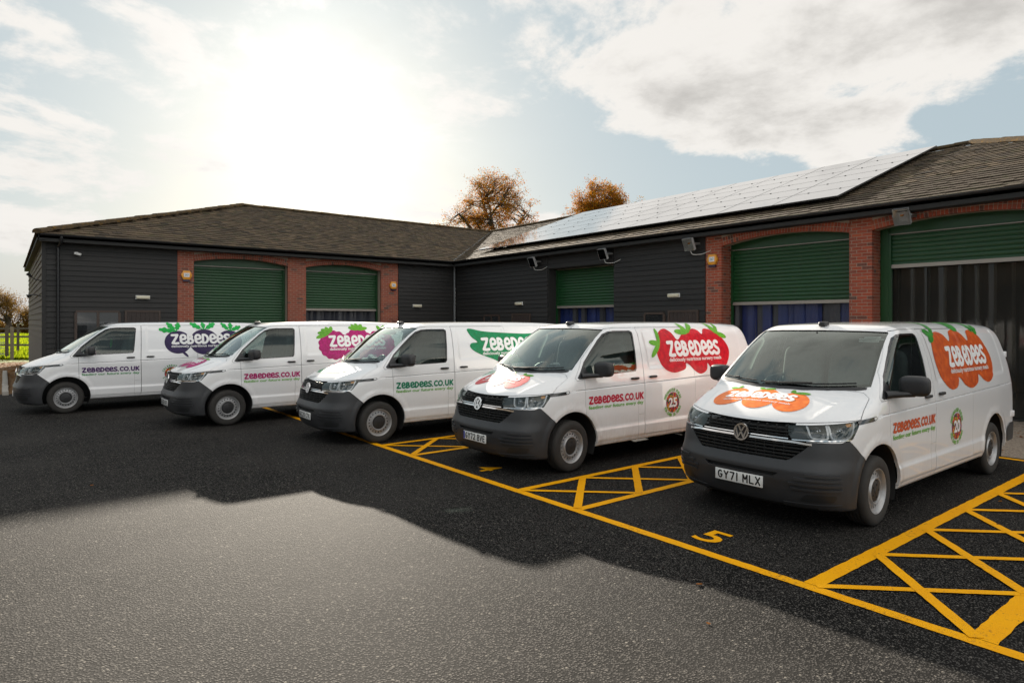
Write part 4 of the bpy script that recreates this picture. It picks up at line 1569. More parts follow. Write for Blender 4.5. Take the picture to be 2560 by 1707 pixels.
GRILLE_LO = [(-.46, .668), (.46, .668), (.50, .69), (.60, .775), (.655, .838), (.60, .859), (-.60, .859), (-.655, .838), (-.60, .775), (-.50, .69)]


def build_van_shells(M):
    t = time.time()
    o, q, F = van_grid()
    P0 = shoot(o, q - o, 0.0); P1 = shoot(o, q - o, -.03)
    nv = len(P0)
    me = bpy.data.meshes.new('shell')
    me.from_pydata(np.concatenate([P0, P1]).tolist(), [], F + [tuple(nv + i for i in f[::-1]) for f in F])
    print('grid', nv, len(F), 'open', time.time() - t)
    cuts = []
    for xw in (0, 3.4):
        poly = [(ARCH_X + xw + ARCH_R * math.cos(2 * math.pi * k / 56), ARCH_Z + ARCH_R * math.sin(2 * math.pi * k / 56)) for k in range(56)]
        cuts += [cutter(poly, 'y', -1.3, -.50), cutter(poly, 'y', .50, 1.3)]
    cuts.append(cutter(SCREEN, 'x', .3, 1.95))
    cuts += [cutter(WINDOW, 'y', -1.3, -.3), cutter(WINDOW, 'y', .3, 1.3)]
    cuts += [cutter(GRILLE_UP, 'x', -.3, .45), cutter(GRILLE_LO, 'x', -.3, .5)]
    for sg in (-1, 1):
        mb = MB()
        n = len(LAMP); vv = []
        for dist in (-.2, .6):
            for u, z in LAMP:
                k = u * math.sqrt(2) - 1.02
                cx, cy = .62 + k / 2, .40 + k / 2
                vv.append((cx - dist * SQ2, sg * (cy + dist * SQ2), z))
        mb.add(vv, [tuple(range(n))[::-1], tuple(range(n, 2 * n))] + [(i, (i + 1) % n, n + (i + 1) % n, n + i) for i in range(n)])
        cuts.append(mb.mesh('c', fix=True))
    # slot above the number plate
    cuts.append(cutter([(-.36, .512), (.36, .512), (.40, .548), (-.40, .548)], 'x', -.3, .3))
    for c in cuts: me = bool_op(me, c)
    print('cuts', time.time() - t)
    cp = lambda: me.copy()
    gap = .0028
    parts = {}
    def carve(poly, axis, a, b):
        nonlocal me
        p = bool_op(me.copy(), cutter(grow(poly, -gap), axis, a, b), 'INTERSECT')
        me = bool_op(me, cutter(grow(poly, gap), axis, a, b))
        return p
    parts['front_bumper'] = carve(BUMPER, 'y', -1.3, 1.3)
    parts['front_door'] = carve(DOOR, 'y', -1.3, -.45)
    parts['far_door'] = carve(DOOR, 'y', .45, 1.3)
    parts['sliding_door'] = carve(SLIDE, 'y', -1.3, -.45)
    # bonnet: seen from above, its front edge dips towards the badge
    bon = [(-.3, -.93), (.40, -.93), (.56, -.912), (.90, -.852), (.925, -.79), (.845, -.5), (.775, -.25), (.752, 0), (.775, .25), (.845, .5), (.925, .79), (.90, .852), (.56, .912), (.40, .93), (-.3, .93)]
    def bon_cut(d):
        g = grow(bon, d)
        ys = np.linspace(-.93, .93, 25)
        lo = [(y, .992 + .055 * (y / .9) ** 2 - d) for y in ys]
        a = cutter(g, 'z', .6, 1.6)
        b = cutter(lo + [(1.2, lo[-1][1]), (1.2, 1.8), (-1.2, 1.8), (-1.2, lo[0][1])], 'x', -.5, 1.2)
        return bool_op(a, b, 'INTERSECT')
    parts['bonnet'] = bool_op(me.copy(), bon_cut(-gap), 'INTERSECT')
    me = bool_op(me, bon_cut(gap))
    # fuel flap and rear door lines as fine grooves
    def groove(pts, proj, w=.005, dep=.012, **kw):
        P = proj(np.array(pts), lift=0, **kw); G = van_grad(P)
        mb = MB(); n = len(P); vv = []
        for i in range(n):
            tg = P[min(i + 1, n - 1)] - P[max(i - 1, 0)]; tg = tg / np.linalg.norm(tg)
            b = np.cross(tg, G[i])
            vv += [P[i] + b * w / 2 + G[i] * .01, P[i] - b * w / 2 + G[i] * .01, P[i] - b * w / 2 - G[i] * dep, P[i] + b * w / 2 - G[i] * dep]
        f = [(0, 1, 2, 3), tuple(4 * (n - 1) + k for k in (3, 2, 1, 0))]
        for i in range(n - 1):
            for k in range(4):
                l = (k + 1) % 4
                f.append((4 * i + k, 4 * i + 4 + k, 4 * i + 4 + l, 4 * i + l))
        mb.add(vv, f)
        return mb.mesh('g', fix=True)
    line = lambda a, b, n=12: [(a[0] + (b[0] - a[0]) * k / n, a[1] + (b[1] - a[1]) * k / n) for k in range(n + 1)]
    dr = parts['front_door']
    for g in (line((2.19, .97), (2.183, .335), 16), line((2.187, .65), (2.31, .65), 5)):
        dr = bool_op(dr, groove(g, on_side))
    parts['front_door'] = dr
    me = bool_op(me, groove(line((2.36, 1.897), (5.06, 1.887), 40), on_side, .006))
    me = bool_op(me, groove(line((3.49, 1.105), (4.86, 1.135), 24), on_side, .016, .02))
    me = bool_op(me, groove(line((1.1, .42), (1.1, .421), 2), on_side, .004)) if False else me
    me = bool_op(me, groove(line((5.08, 1.80), (5.14, 1.2), 10) + line((5.14, 1.15), (5.15, .62), 8), on_side, .008))
    parts['body'] = me
    out = {}
    for k, m in parts.items():
        out[k] = finish_shell(m, k, [M['bumper'] if k == 'front_bumper' else M['paint'], M['rubber'], M['trim']])
        print(k, len(m.polygons))
    print('van shells', time.time() - t)
    return out
# ------------------------------------------------------------------ van parts
def superbox(c, h, e=.45, n=20, rot=None):
    """rounded box mesh points"""
    mb = MB(); vv = []
    sp = lambda w, p: math.copysign(abs(w) ** p, w)
    for i in range(n // 2 + 1):
        t = -math.pi / 2 + math.pi * i / (n // 2)
        for k in range(n):
            f = 2 * math.pi * k / n
            p = Vector((sp(math.cos(t), e) * sp(math.cos(f), e) * h[0], sp(math.cos(t), e) * sp(math.sin(f), e) * h[1], sp(math.sin(t), e) * h[2]))
            if rot: p = rot @ p
            vv.append(p + Vector(c))
    ff = [(i * n + k, i * n + (k + 1) % n, (i + 1) * n + (k + 1) % n, (i + 1) * n + k) for i in range(n // 2) for k in range(n)]
    mb.add(vv, ff)
    return mb


def solid2d(verts, faces, place, depth):
    """2D faces raised to a plate: place(u,v,h) -> 3D point"""
    mb = MB()
    n = len(verts)
    mb.add([place(u, v, depth) for u, v in verts], faces)
    from collections import Counter
    ec = Counter()
    for f in faces:
        for a, b in zip(f, f[1:] + f[:1]): ec[(a, b)] += 1
    side = [(a, b) for (a, b) in ec if (b, a) not in ec]
    for a, b in side:
        mb.add([place(*verts[a], depth), place(*verts[b], depth), place(*verts[b], 0), place(*verts[a], 0)], [(0, 3, 2, 1)])
    return mb


def build_wheel(root, x, y, side):
    """side -1: outer face towards y<0"""
    w = empty('wheel'); w.parent = root; w.location = (x, y, WR)
    if side > 0: w.rotation_euler = (0, 0, math.pi)
    if 'tyre' not in WHEEL:
        t = MB()
        pr = [(.205, -.088), (.222, -.100), (.245, -.106), (.285, -.108), (.310, -.102), (.326, -.088), (.3345, -.070)]
        for g in (-.045, -.012, .022, .055):
            pr += [(.336, g - .006), (.328, g - .005), (.328, g + .005), (.336, g + .006)]
        pr += [(.3345, .070), (.326, .088), (.310, .102), (.285, .108), (.245, .106), (.222, .100), (.205, .088)]
        t.lathe(pr, 56)
        WHEEL['tyre'] = t.mesh('tyre', 35, fix=True)
        r = MB()
        r.lathe([(.206, .09), (.196, .0), (.206, -.082), (.219, -.090), (.222, -.097), (.216, -.0985), (.205, -.090), (.196, -.072), (.190, -.058), (.184, -.058)], 48)
        n, r0, r1, rc, rh = 20, .138, .184, .160, .0125
        for k in range(n):
            a0 = 2 * math.pi * (k - .5) / n; da = 2 * math.pi / n
            ring = []; hole = []; back = []
            pts = [(r0, 0), (r0, .5), (r0, 1), ((r0 + r1) / 2, 1), (r1, 1), (r1, .5), (r1, 0), ((r0 + r1) / 2, 0)]
            for rr, u in pts:
                a = a0 + da * u
                ring.append((rr * math.cos(a), -.066 + (rr - r0) / (r1 - r0) * .008, rr * math.sin(a)))
                # direction to this rim point from the hole centre
                ac = a0 + da / 2
                du, dv = (rr - rc), (a - ac) * rc
                l = math.hypot(du, dv)
                hr, ha = rc + du / l * rh * 1.15, ac + dv / l * rh / rc
                hole.append((hr * math.cos(ha), -.062, hr * math.sin(ha)))
                back.append((hr * math.cos(ha), -.046, hr * math.sin(ha)))
            v = ring + hole + back
            f = [(i, (i + 1) % 8, 8 + (i + 1) % 8, 8 + i) for i in range(8)] + [(8 + i, 8 + (i + 1) % 8, 16 + (i + 1) % 8, 16 + i) for i in range(8)]
            r.add(v, f)
        r.lathe([(.138, -.066), (.132, -.080), (.124, -.088), (.116, -.086), (.111, -.074), (.108, -.060)], 48)
        WHEEL['rim'] = r.mesh('rim', 40, fix=True)
        h = MB()
        h.lathe([(.109, -.066), (.098, -.078), (.06, -.084), (.032, -.086), (.030, -.090), (.0005, -.091)], 40)
        for k in range(5):
            a = 2 * math.pi * k / 5
            h.lathe([(.011, -.078), (.011, -.089), (.0005, -.090)], 8, o=(.062 * math.cos(a), 0, .062 * math.sin(a)))
        WHEEL['hub_cap'] = h.mesh('hub_cap', 35, fix=True)
        d = MB()
        d.lathe([(.0005, -.02), (.195, -.02)], 32)
        d.lathe([(.0005, .06), (.16, .06), (.16, -.015)], 32)
        WHEEL['brake'] = d.mesh('brake_disc', 35, fix=True)
    link('tyre', WHEEL['tyre'], w, M['tyre']); link('rim', WHEEL['rim'], w, M['steelrim'])
    link('hub_cap', WHEEL['hub_cap'], w, M['hubcap']); link('brake_disc', WHEEL['brake'], w, M['rubber'])
    return w


WHEEL = {}


def strip_on(pts, proj, w, dep, lift=.0, **kw):
    """raised strip of width w along a path on the body"""
    P = proj(np.array(pts), lift=lift, **kw); G = van_grad(P)
    mb = MB(); n = len(P); vv = []
    for i in range(n):
        tg = P[min(i + 1, n - 1)] - P[max(i - 1, 0)]; tg = tg / np.linalg.norm(tg)
        b = np.cross(tg, G[i])
        vv += [P[i] + b * w / 2 - G[i] * .02, P[i] + b * w * .42 + G[i] * dep, P[i] - b * w * .42 + G[i] * dep, P[i] - b * w / 2 - G[i] * .02]
    f = [(0, 1, 2, 3), tuple(4 * (n - 1) + k for k in (3, 2, 1, 0))]
    for i in range(n - 1):
        for k in range(4):
            l = (k + 1) % 4
            f.append((4 * i + k, 4 * i + 4 + k, 4 * i + 4 + l, 4 * i + l))
    mb.add(vv, f)
    return mb


def lin(a, b, n): return [(a[0] + (b[0] - a[0]) * k / n, a[1] + (b[1] - a[1]) * k / n) for k in range(n + 1)]


def sheet_obj(name, poly, proj, cell, mat, parent, lift=0.0, level=0.0, hole=None, flip=False, smooth=60, **kw):
    P, F = sheet(poly, proj, cell, lift, level, hole, **kw)
    if flip: F = [f[::-1] for f in F]
    mb = MB(); mb.add(P.tolist(), F)
    return mb.build(name, mat, parent, smooth=smooth)


def build_van(shells):
    root = empty('van')
    tag(root, 'van', 'van', 'white delivery vans parked in the yard')
    obs = {}
    for k in ('body', 'bonnet', 'front_bumper', 'front_door', 'sliding_door'):
        obs[k] = link(k, shells[k], root)
    obs['far_door'] = link('front_door', shells['far_door'], root)
    # windows
    ws = sheet_obj('windscreen', grow(SCREEN, .010), on_front, .04, M['glass'], root, level=-.009, flip=True)
    sheet_obj('windscreen_border', grow(SCREEN, .010), on_front, .025, M['blackgloss'], ws, level=-.015, hole=grow(SCREEN, -.028), flip=True)
    for sg, d in ((-1, obs['front_door']), (1, obs['far_door'])):
        sheet_obj('window', grow(WINDOW, .008), on_side, .04, M['sideglass'], d, level=-.012, flip=sg > 0, sgn=sg)
        sheet_obj('window_seal', grow(WINDOW, .007), on_side, .02, M['blackgloss'], d, level=-.004, hole=grow(WINDOW, -.020), flip=sg > 0, sgn=sg)
        sheet_obj('window_corner', [(1.022, 1.223), (1.15, 1.385), (1.205, 1.30), (1.225, 1.222), (1.14, 1.208), (1.05, 1.203)], on_side, .02, M['blackplastic'], d, lift=.003, level=-.003, flip=sg > 0, sgn=sg)
        # handle in its bowl
        hb = superbox((2.115, 0, 1.165), (.082, .016, .017), .5, 18)
        p = on_side(np.array([(2.115, 1.165)]), lift=.016, sgn=sg)[0]
        hb.v = [(v[0], v[1] + p[1], v[2]) for v in hb.v]
        hb.build('door_handle', M['blackplastic'], d, smooth=50)
        # mirror
        mr = empty('wing_mirror'); mr.parent = root
        rot = Matrix.Rotation(R(-12 * sg), 3, 'Z')
        mb = superbox((1.335, sg * 1.095, 1.335), (.078, .135, .100), .55, 32, rot)
        mb.build('mirror_housing', M['blackplastic'], mr, smooth=50)
        mb = MB(); mb.tube([(1.10, sg * .915, 1.245), (1.17, sg * .955, 1.25), (1.25, sg * 1.02, 1.252), (1.31, sg * 1.10, 1.262)], [.042, .036, .030, .034], 12)
        mb.build('mirror_arm', M['blackplastic'], mr, smooth=50)
        mb = MB(); mb.obox(Vector((1.335, sg * 1.095, 1.34)) + rot @ Vector((.0752, 0, 0)), rot @ Vector((.002, 0, 0)), rot @ Vector((0, .105, 0)), (0, 0, .077))
        mb.build('mirror_glass', M['chrome'], mr)
    hb = superbox((2.508, 0, 1.172), (.08, .016, .017), .5, 18)
    p = on_side(np.array([(2.508, 1.172)]), lift=.016)[0]
    hb.v = [(v[0], v[1] + p[1], v[2]) for v in hb.v]
    hb.build('door_handle', M['blackplastic'], obs['sliding_door'], smooth=50)
    # cowl and wipers
    cow = [(.757, 0), (.775, .25), (.83, .48), (.915, .72), (.96, .80), (.985, .80), (.945, .70), (.855, .47), (.805, .25), (.788, 0)]
    cow = cow + [(a, -b) for a, b in cow[::-1] if b > 0]
    sheet_obj('cowl', cow, on_top, .02, M['blackplastic'], root, lift=.003)
    for nm, pts in (('wiper', [(.80, 1.335), (.55, 1.322), (.30, 1.315)]), ('wiper', [(.24, 1.312), (-.10, 1.312), (-.45, 1.326), (-.70, 1.345)])):
        mb = MB()
        path = on_front(np.array(spline(pts, 5, False)), lift=.012)
        mb.tube(path, .0075, 6)
        a = path[len(path) // 2]
        b0 = on_top(np.array([(.80 + .2 * (pts[0][0] - .0) ** 2, pts[0][0] * .75)]), lift=.012)[0]
        mb.tube([b0, (b0 + a) / 2 + np.array([0, 0, .008]), a + np.array([0, 0, .012])], [.012, .010, .007], 6)
        mb.build(nm, M['rubber'], root, smooth=50)
    # grille
    gr = empty('grille'); gr.parent = root
    sheet_obj('grille_back', grow(GRILLE_UP, .02), on_front, .04, M['rubber'], gr, level=-.055, flip=True)
    sheet_obj('grille_back', grow(GRILLE_LO, .02), on_front, .04, M['rubber'], gr, level=-.055, flip=True)
    sheet_obj('grille_back', [(-.42, .50), (.42, .50), (.42, .56), (-.42, .56)], on_front, .04, M['rubber'], gr, level=-.04, flip=True)
    def slat(z, w, h=.013, mat='grilleblack', name='slat', lv=-.004, dep=.045):
        ys = np.linspace(-w, w, 25)
        P = on_front(np.array([(y, z) for y in ys]), lift=0, level=lv)
        mb = MB(); vv = []
        for p in P: vv += [p + [0, 0, h / 2], p - [0, 0, h / 2], p + [dep, 0, -h / 2 + .006], p + [dep, 0, h / 2 + .006]]
        f = [(0, 3, 2, 1), tuple(96 + k for k in (0, 1, 2, 3))]
        for i in range(24):
            for k in range(4): f.append((4 * i + k, 4 * i + (k + 1) % 4, 4 * i + 4 + (k + 1) % 4, 4 * i + 4 + k))
        mb.add(vv, f)
        return mb.build(name, M[mat], gr, smooth=40, fix=True)
    for z, w in ((.893, .455), (.922, .465), (.951, .475)): slat(z, w)
    for z, w in ((.690, .49), (.722, .53), (.754, .57), (.786, .60), (.816, .62)): slat(z, w)
    mb = MB()
    for y in np.linspace(-.42, .42, 10):
        p = on_front(np.array([(y, .92)]), lift=0, level=-.02)[0]; mb.box(p[0], p[0] + .03, y - .004, y + .004, .862, .982)
        p = on_front(np.array([(y, .75)]), lift=0, level=-.02)[0]; mb.box(p[0], p[0] + .03, y - .004, y + .004, .668, .832)
    mb.build('grille_ribs', M['grilleblack'], gr)
    strip_on([(y, .868) for y in np.linspace(-.46, .46, 24)], on_front, .011, .006).build('chrome_strip', M['chrome'], gr, smooth=40, fix=True)
    strip_on([(y, .842 - .012 * smst(.5, .66, abs(y))) for y in np.linspace(-.66, .66, 32)], on_front, .022, .010).build('chrome_strip', M['chrome'], gr, smooth=40, fix=True)
    # badge
    bd = empty('badge'); bd.parent = root
    bx = on_front(np.array([(0, .878)]), lift=0)[0][0]
    tilt = .16
    place = lambda u, v, h: (bx - .016 - h + v * tilt, -u, .878 + v)
    V, F = march(lambda U, W: np.hypot(U, W) - .078, -.08, .08, -.08, .08, .008)
    solid2d(V, F, place, .006).build('badge_disc', M['blackgloss'], bd, smooth=40, fix=True)
    def vw(U, W):
        ring = np.abs(np.hypot(U, W) - .075) - .0075
        v1 = seg_d(U, W, [(-.034, .060), (-.002, .004), (.002, .004), (.034, .060)]) - .0075
        w1 = seg_d(U, W, [(-.060, .032), (-.030, -.052), (-.002, -.004), (.002, -.004), (.030, -.052), (.060, .032)]) - .0075
        g = np.minimum(np.maximum(v1, .001 - W + .0), np.maximum(w1, np.abs(W + .02) * 0 + np.where(W > .004, w1, w1)))
        cut = np.abs(W - .0015) - .0018
        g = np.maximum(g, -np.where(np.abs(U) < .02, cut, 1))
        return np.minimum(ring, np.maximum(g, np.hypot(U, W) - .078))
    V, F = march(vw, -.09, .09, -.09, .09, .0022)
    solid2d(V, F, place, .013).build('badge_emblem', M['chrome'], bd, smooth=40, fix=True)
    # headlights
    for sg in (-1, 1):
        hl = empty('headlight'); hl.parent = root
        fl = sg > 0
        sheet_obj('lens', grow(LAMP, -.003), on_corner, .02, M['lens'], hl, level=-.004, flip=fl, sgn=sg)
        sheet_obj('housing', grow(LAMP, .02), on_corner, .03, M['lampdark'], hl, level=-.085, flip=fl, sgn=sg)
        rim = MB()
        for a, b in zip(LAMP, LAMP[1:] + LAMP[:1]):
            pa, pb = on_corner(np.array([a, b]), lift=0, level=-.004, sgn=sg), on_corner(np.array([a, b]), lift=0, level=-.088, sgn=sg)
            rim.add([pa[0], pa[1], pb[1], pb[0]], [(0, 1, 2, 3)])
        rim.build('lamp_rim', M['lampdark'], hl)
        for u, z, r in ((.655, .938, .050), (.825, .948, .054)):
            c = on_corner(np.array([(u, z)]), lift=0, level=-.062, sgn=sg)[0]
            mb = MB()
            mb.lathe([(r, -.012), (r * .98, .0), (r * .85, .022), (r * .6, .042), (r * .3, .052), (.001, .055)], 28, 'x', tuple(c))
            mb.lathe([(.001, -.004), (.012, .0), (.012, .05)], 12, 'x', tuple(c))
            mb.build('reflector', M['reflector'], hl, smooth=50, fix=True)
        for pts in ([(.575, .990), (.583, .905), (.615, .880), (.70, .878), (.722, .90), (.732, .998)], [(.748, .998), (.752, .905), (.785, .880), (.90, .884), (.95, .93), (.985, 1.02)]):
            strip_on(spline(pts, 5, False), on_corner, .020, .012, level=-.030, sgn=sg).build('light_guide', M['clearbar'], hl, smooth=40, fix=True)
        sheet_obj('lamp_panel', [(.43, .87), (.555, .872), (.545, .975), (.43, .97)], on_corner, .03, M['lampblack'], hl, level=-.03, flip=fl, sgn=sg)
        sheet_obj('indicator', [(.905, .985), (.965, .99), (.985, 1.022), (.91, 1.018)], on_corner, .02, M['amber'], hl, level=-.04, flip=fl, sgn=sg)
        strip_on(lin((.43, .862), (.935, .876), 14), on_corner, .010, .004, level=-.004, sgn=sg).build('chrome_strip', M['chrome'], hl, smooth=40, fix=True)
        # marker blade behind the headlight
        mk = sheet_obj('side_marker', [(.535, 1.043), (.70, 1.054), (.868, 1.064), (.876, 1.054), (.85, 1.030), (.80, 1.020), (.548, 1.006)], on_side, .02, M['blackgloss'], root, lift=.004, flip=fl, sgn=sg)
        sheet_obj('marker_lens', [(.80, 1.056), (.860, 1.059), (.842, 1.036), (.80, 1.028)], on_side, .012, M['clearbar'], mk, lift=.007, flip=fl, sgn=sg)
        # bumper ribs, fog recess
        for z, u0, u1 in ((.555, .50, .80), (.515, .42, .815), (.470, .38, .82), (.425, .40, .83)):
            strip_on(lin((u0, z), (u1, z), 16), on_corner, .026, .016, sgn=sg).build('bumper_rib', M['bumper'], obs['front_bumper'], smooth=50, fix=True)
        sheet_obj('fog_recess_shade', [(.47, .305), (.76, .315), (.79, .38), (.52, .378)], on_corner, .02, M['grilleblack'], obs['front_bumper'], lift=.003, flip=fl, sgn=sg)  # recess laid on as a flat dark sheet, its shade put into the colour
        strip_on(lin((.36, .275), (.84, .285), 16), on_corner, .012, .006, sgn=sg).build('bumper_rib', M['bumper'], obs['front_bumper'], smooth=50, fix=True)
        # rear lamp and its hinge
        sheet_obj('tail_light', [(5.17, 1.05), (5.22, 1.05), (5.20, 1.55), (5.14, 1.55)], on_side, .03, flat('tailred', (.35, .01, .01), .2, coat=1) if 'tailred' not in MATS else M['tailred'], root, lift=.006, flip=fl, sgn=sg)
        for z in (.72, 1.52):
            mb = MB(); p = on_side(np.array([(5.12, z)]), lift=0, sgn=sg)[0]
            mb.box(5.09, 5.15, p[1] - .02, p[1] + .02, z - .04, z + .04)
            link('hinge', bevelled(mb.mesh('hinge', fix=True), .008), root, M['paint'])
    # rear bumper
    rb = [(4.80, .36), (5.45, .36), (5.45, .60), (5.0, .62), (4.86, .56)]
    for sg in (-1, 1):
        sheet_obj('rear_bumper_corner', [(4.80, .37), (5.20, .37), (5.20, .60), (5.0, .615), (4.85, .55)], on_side, .03, M['bumper'], root, lift=.012, flip=sg > 0, sgn=sg)
    mb = MB(); mb.box(5.24, 5.335, -.88, .88, .36, .60)
    link('rear_bumper', bevelled(mb.mesh('rear_bumper'), .03, 3), root, M['bumper'])
    # wheel wells
    for xw in (0, 3.4):
        for sg in (-1, 1):
            mb = MB(); n = 28; vv = []
            for yy in (sg * .915, sg * .50):
                vv += [(ARCH_X + xw + (ARCH_R - .004) * math.cos(R(-25 + 230 * k / n)), yy, ARCH_Z + (ARCH_R - .004) * math.sin(R(-25 + 230 * k / n))) for k in range(n + 1)]
            ff = [(k, k + 1, n + 2 + k, n + 1 + k) for k in range(n)]
            ff.append(tuple(range(n + 1, 2 * n + 2)))
            mb.add(vv, ff)
            mb.build('wheel_well', M['rubber'], root, smooth=40)
    for xw in (WB0, WB1):
        for sg in (-1, 1): build_wheel(root, xw, sg * .825, sg)
    # aerial fin
    mb = superbox((1.745, 0, 1.940), (.062, .042, .030), .45, 20)
    mb.build('roof_aerial', M['blackplastic'], root, smooth=50)
    # cab interior
    it = empty('cab'); it.parent = root
    mb = MB()
    prof = [(.92, 1.0), (.92, 1.22), (1.10, 1.255), (1.30, 1.235), (1.40, 1.17), (1.38, 1.02), (1.30, .85), (1.0, .80)]
    mb.prism(prof, 'y', -.83, .83)
    link('dashboard', bevelled(mb.mesh('dashboard', fix=True), .025, 3), it, M['dash'])
    mb = MB(); c = Vector((1.50, .44, 1.19)); ax = Vector((-.80, 0, .60)).normalized(); u = ax.cross(Vector((0, 1, 0))).normalized(); v = Vector((0, 1, 0))
    mb.tube([c + (u * math.cos(a) + v * math.sin(a)) * .19 for a in np.linspace(0, 2 * math.pi, 33)[:-1]], .015, 10, closed=True)
    mb.tube([c + v * .18, c - ax * .03, c - v * .18], .016, 6); mb.tube([c - ax * .02, c - u * .18], .016, 6); mb.tube([c, c + ax * .22], .03, 8)
    mb.build('steering_wheel', M['blackplastic'], it, smooth=50)
    for y, w in ((.44, .25), (-.30, .42)):
        mb = superbox((1.90, y, .98), (.27, w, .11), .35, 20)
        mb2 = superbox((2.14, y, 1.33), (.085, w, .34), .35, 20, Matrix.Rotation(R(10), 3, 'Y'))
        mb.add(mb2.v, mb2.f)
        for yy in ([y] if w < .3 else [y - .2, y + .2]):
            h = superbox((2.21, yy, 1.735), (.05, .13, .085), .45, 18); mb.add(h.v, h.f)
        mb.build('seat', M['seat'], it, smooth=50)
    mb = MB(); mb.box(2.33, 2.35, -.70, .70, .35, 1.84); mb.box(2.33, 2.35, -.86, .86, .35, 1.35)
    mb.build('bulkhead', M['bulkhead'], it)
    for y in (.40, -.40):
        mb = MB(); mb.obox((1.73, y, 1.81), (.07, 0, .02), (0, .18, 0), (-.003, 0, .008))
        mb.build('sun_visor', M['visor'], it)
    mb = superbox((1.60, 0, 1.775), (.014, .11, .035), .5, 16)
    mb.tube([(1.60, 0, 1.80), (1.585, 0, 1.85)], .01, 6)
    mb.build('rear_view_mirror', M['blackplastic'], it, smooth=40)
    return root, obs


# ------------------------------------------------------------------ prints on the vans
def glyph(ch):
    """strokes in a box one unit high, and the advance"""
    G = {
        'z': ([[(.06, .93), (.50, .95), (.40, .68), (.10, .10), (.30, .06), (.56, .08)]], .66),
        'e': ([[(.13, .47), (.44, .52)] + arc(.31, .67, .20, .27, -25, 180, 10) + arc(.37, .40, .26, .33, 165, 325, 12)], .62),
        'B': ([[(.12, .06), (.12, .94)], [(.12, .94)] + arc(.22, .74, .21, .20, 90, -90, 9) + [(.12, .54)], [(.12, .52)] + arc(.26, .29, .24, .23, 90, -90, 9) + [(.12, .06)]], .62),
        'D': ([[(.12, .06), (.12, .94)], [(.12, .94), (.24, .94)] + arc(.22, .50, .32, .44, 85, -85, 14) + [(.12, .06)]], .66),
        's': ([arc(.34, .72, .22, .22, 45, 190, 9) + [(.22, .56), (.40, .44)] + arc(.27, .27, .24, .21, 35, -160, 11)], .60),
        'c': ([arc(.38, .50, .26, .42, 55, 305, 16)], .60),
        'o': ([arc(.40, .50, .28, .42, 0, 360, 20)], .78),
        'u': ([[(.12, .94), (.13, .40)] + arc(.34, .34, .21, .27, 180, 360, 10) + [(.56, .94)]], .70),
        'k': ([[(.12, .06), (.12, .94)], [(.52, .94), (.16, .46)], [(.24, .56), (.54, .06)]], .62),
        '.': ([[(.10, .05), (.101, .05)]], .26),
    }
    return G[ch]


PLATE = {
    'G': [arc(.30, .5, .24, .44, 50, 330, 14) + [(.54, .46), (.34, .46)]], 'Y': [[(.04, .96), (.30, .48), (.56, .96)], [(.30, .48), (.30, .04)]], '7': [[(.06, .94), (.54, .94), (.24, .04)]],
    '1': [[(.30, .04), (.30, .96)]], '2': [arc(.30, .70, .23, .25, 165, -35, 10) + [(.06, .06), (.56, .06)]], '0': [arc(.30, .5, .24, .45, 0, 360, 18)],
    'M': [[(.04, .04), (.04, .96), (.30, .40), (.56, .96), (.56, .04)]], 'L': [[(.08, .96), (.08, .06), (.54, .06)]], 'X': [[(.05, .96), (.55, .04)], [(.05, .04), (.55, .96)]],
    'B': [[(.08, .05), (.08, .95), (.32, .95)] + arc(.32, .73, .20, .22, 90, -90, 8) + [(.10, .51), (.34, .51)] + arc(.34, .28, .21, .23, 90, -90, 8) + [(.08, .05)]],
    'V': [[(.04, .96), (.30, .04), (.56, .96)]], 'E': [[(.54, .95), (.08, .95), (.08, .05), (.54, .05)], [(.08, .51), (.48, .51)]], 'C': [arc(.31, .5, .25, .45, 50, 310, 14)],
    'T': [[(.04, .94), (.56, .94)], [(.30, .94), (.30, .04)]], 'K': [[(.08, .04), (.08, .96)], [(.54, .96), (.10, .44)], [(.22, .58), (.56, .04)]],
    'F': [[(.54, .95), (.08, .95), (.08, .04)], [(.08, .51), (.46, .51)]], 'R': [[(.08, .04), (.08, .95), (.32, .95)] + arc(.32, .71, .21, .24, 90, -90, 8) + [(.10, .47)], [(.32, .47), (.55, .04)]], ' ': []}


def plate_sdf(s, u0, u1, v0, v1, rad):
    adv = [{' ': .42, '1': .48}.get(ch, .80) for ch in s]
    k = (u1 - u0) / sum(adv); S = []; x = u0
    for ch, a in zip(s, adv):
        off = -.06 if ch == '1' else .10
        S += [[(x + k * (off + p[0]), v0 + p[1] * (v1 - v0)) for p in st] for st in PLATE[ch]]
        x += a * k
    return lambda U, V: np.minimum.reduce([seg_d(U, V, q) for q in S]) - rad


def word_sdf(word, u0, u1, v0, v1, rad, shear=0.0):
    """fat rounded lettering in the box; returns a distance field"""
    tot = sum(glyph(c)[1] for c in word)
    S = []; x = 0.0
    for c in word:
        st, adv = glyph(c)
        for s in st: S.append([(u0 + (x + p[0]) / tot * (u1 - u0), v0 + p[1] * (v1 - v0)) for p in s])
        x += adv
    def f(U, V):
        d = np.full(U.shape, 1e9)
        for s in S:
            lo, hi = min(p[0] for p in s) - rad * 2.5, max(p[0] for p in s) + rad * 2.5
            m = (U[:, 0] >= lo) & (U[:, 0] <= hi)
            if not m.any(): continue
            d[m] = np.minimum(d[m], seg_d(U[m], V[m], s))
        return d - rad
    return f


def print_on(name, sdf, box, cell, proj, mat, parent, lift, flip=False, swap=False):
    V, F = march(sdf, *box, cell)
    return print_mesh(name, V, F, proj, mat, parent, lift, flip, swap)


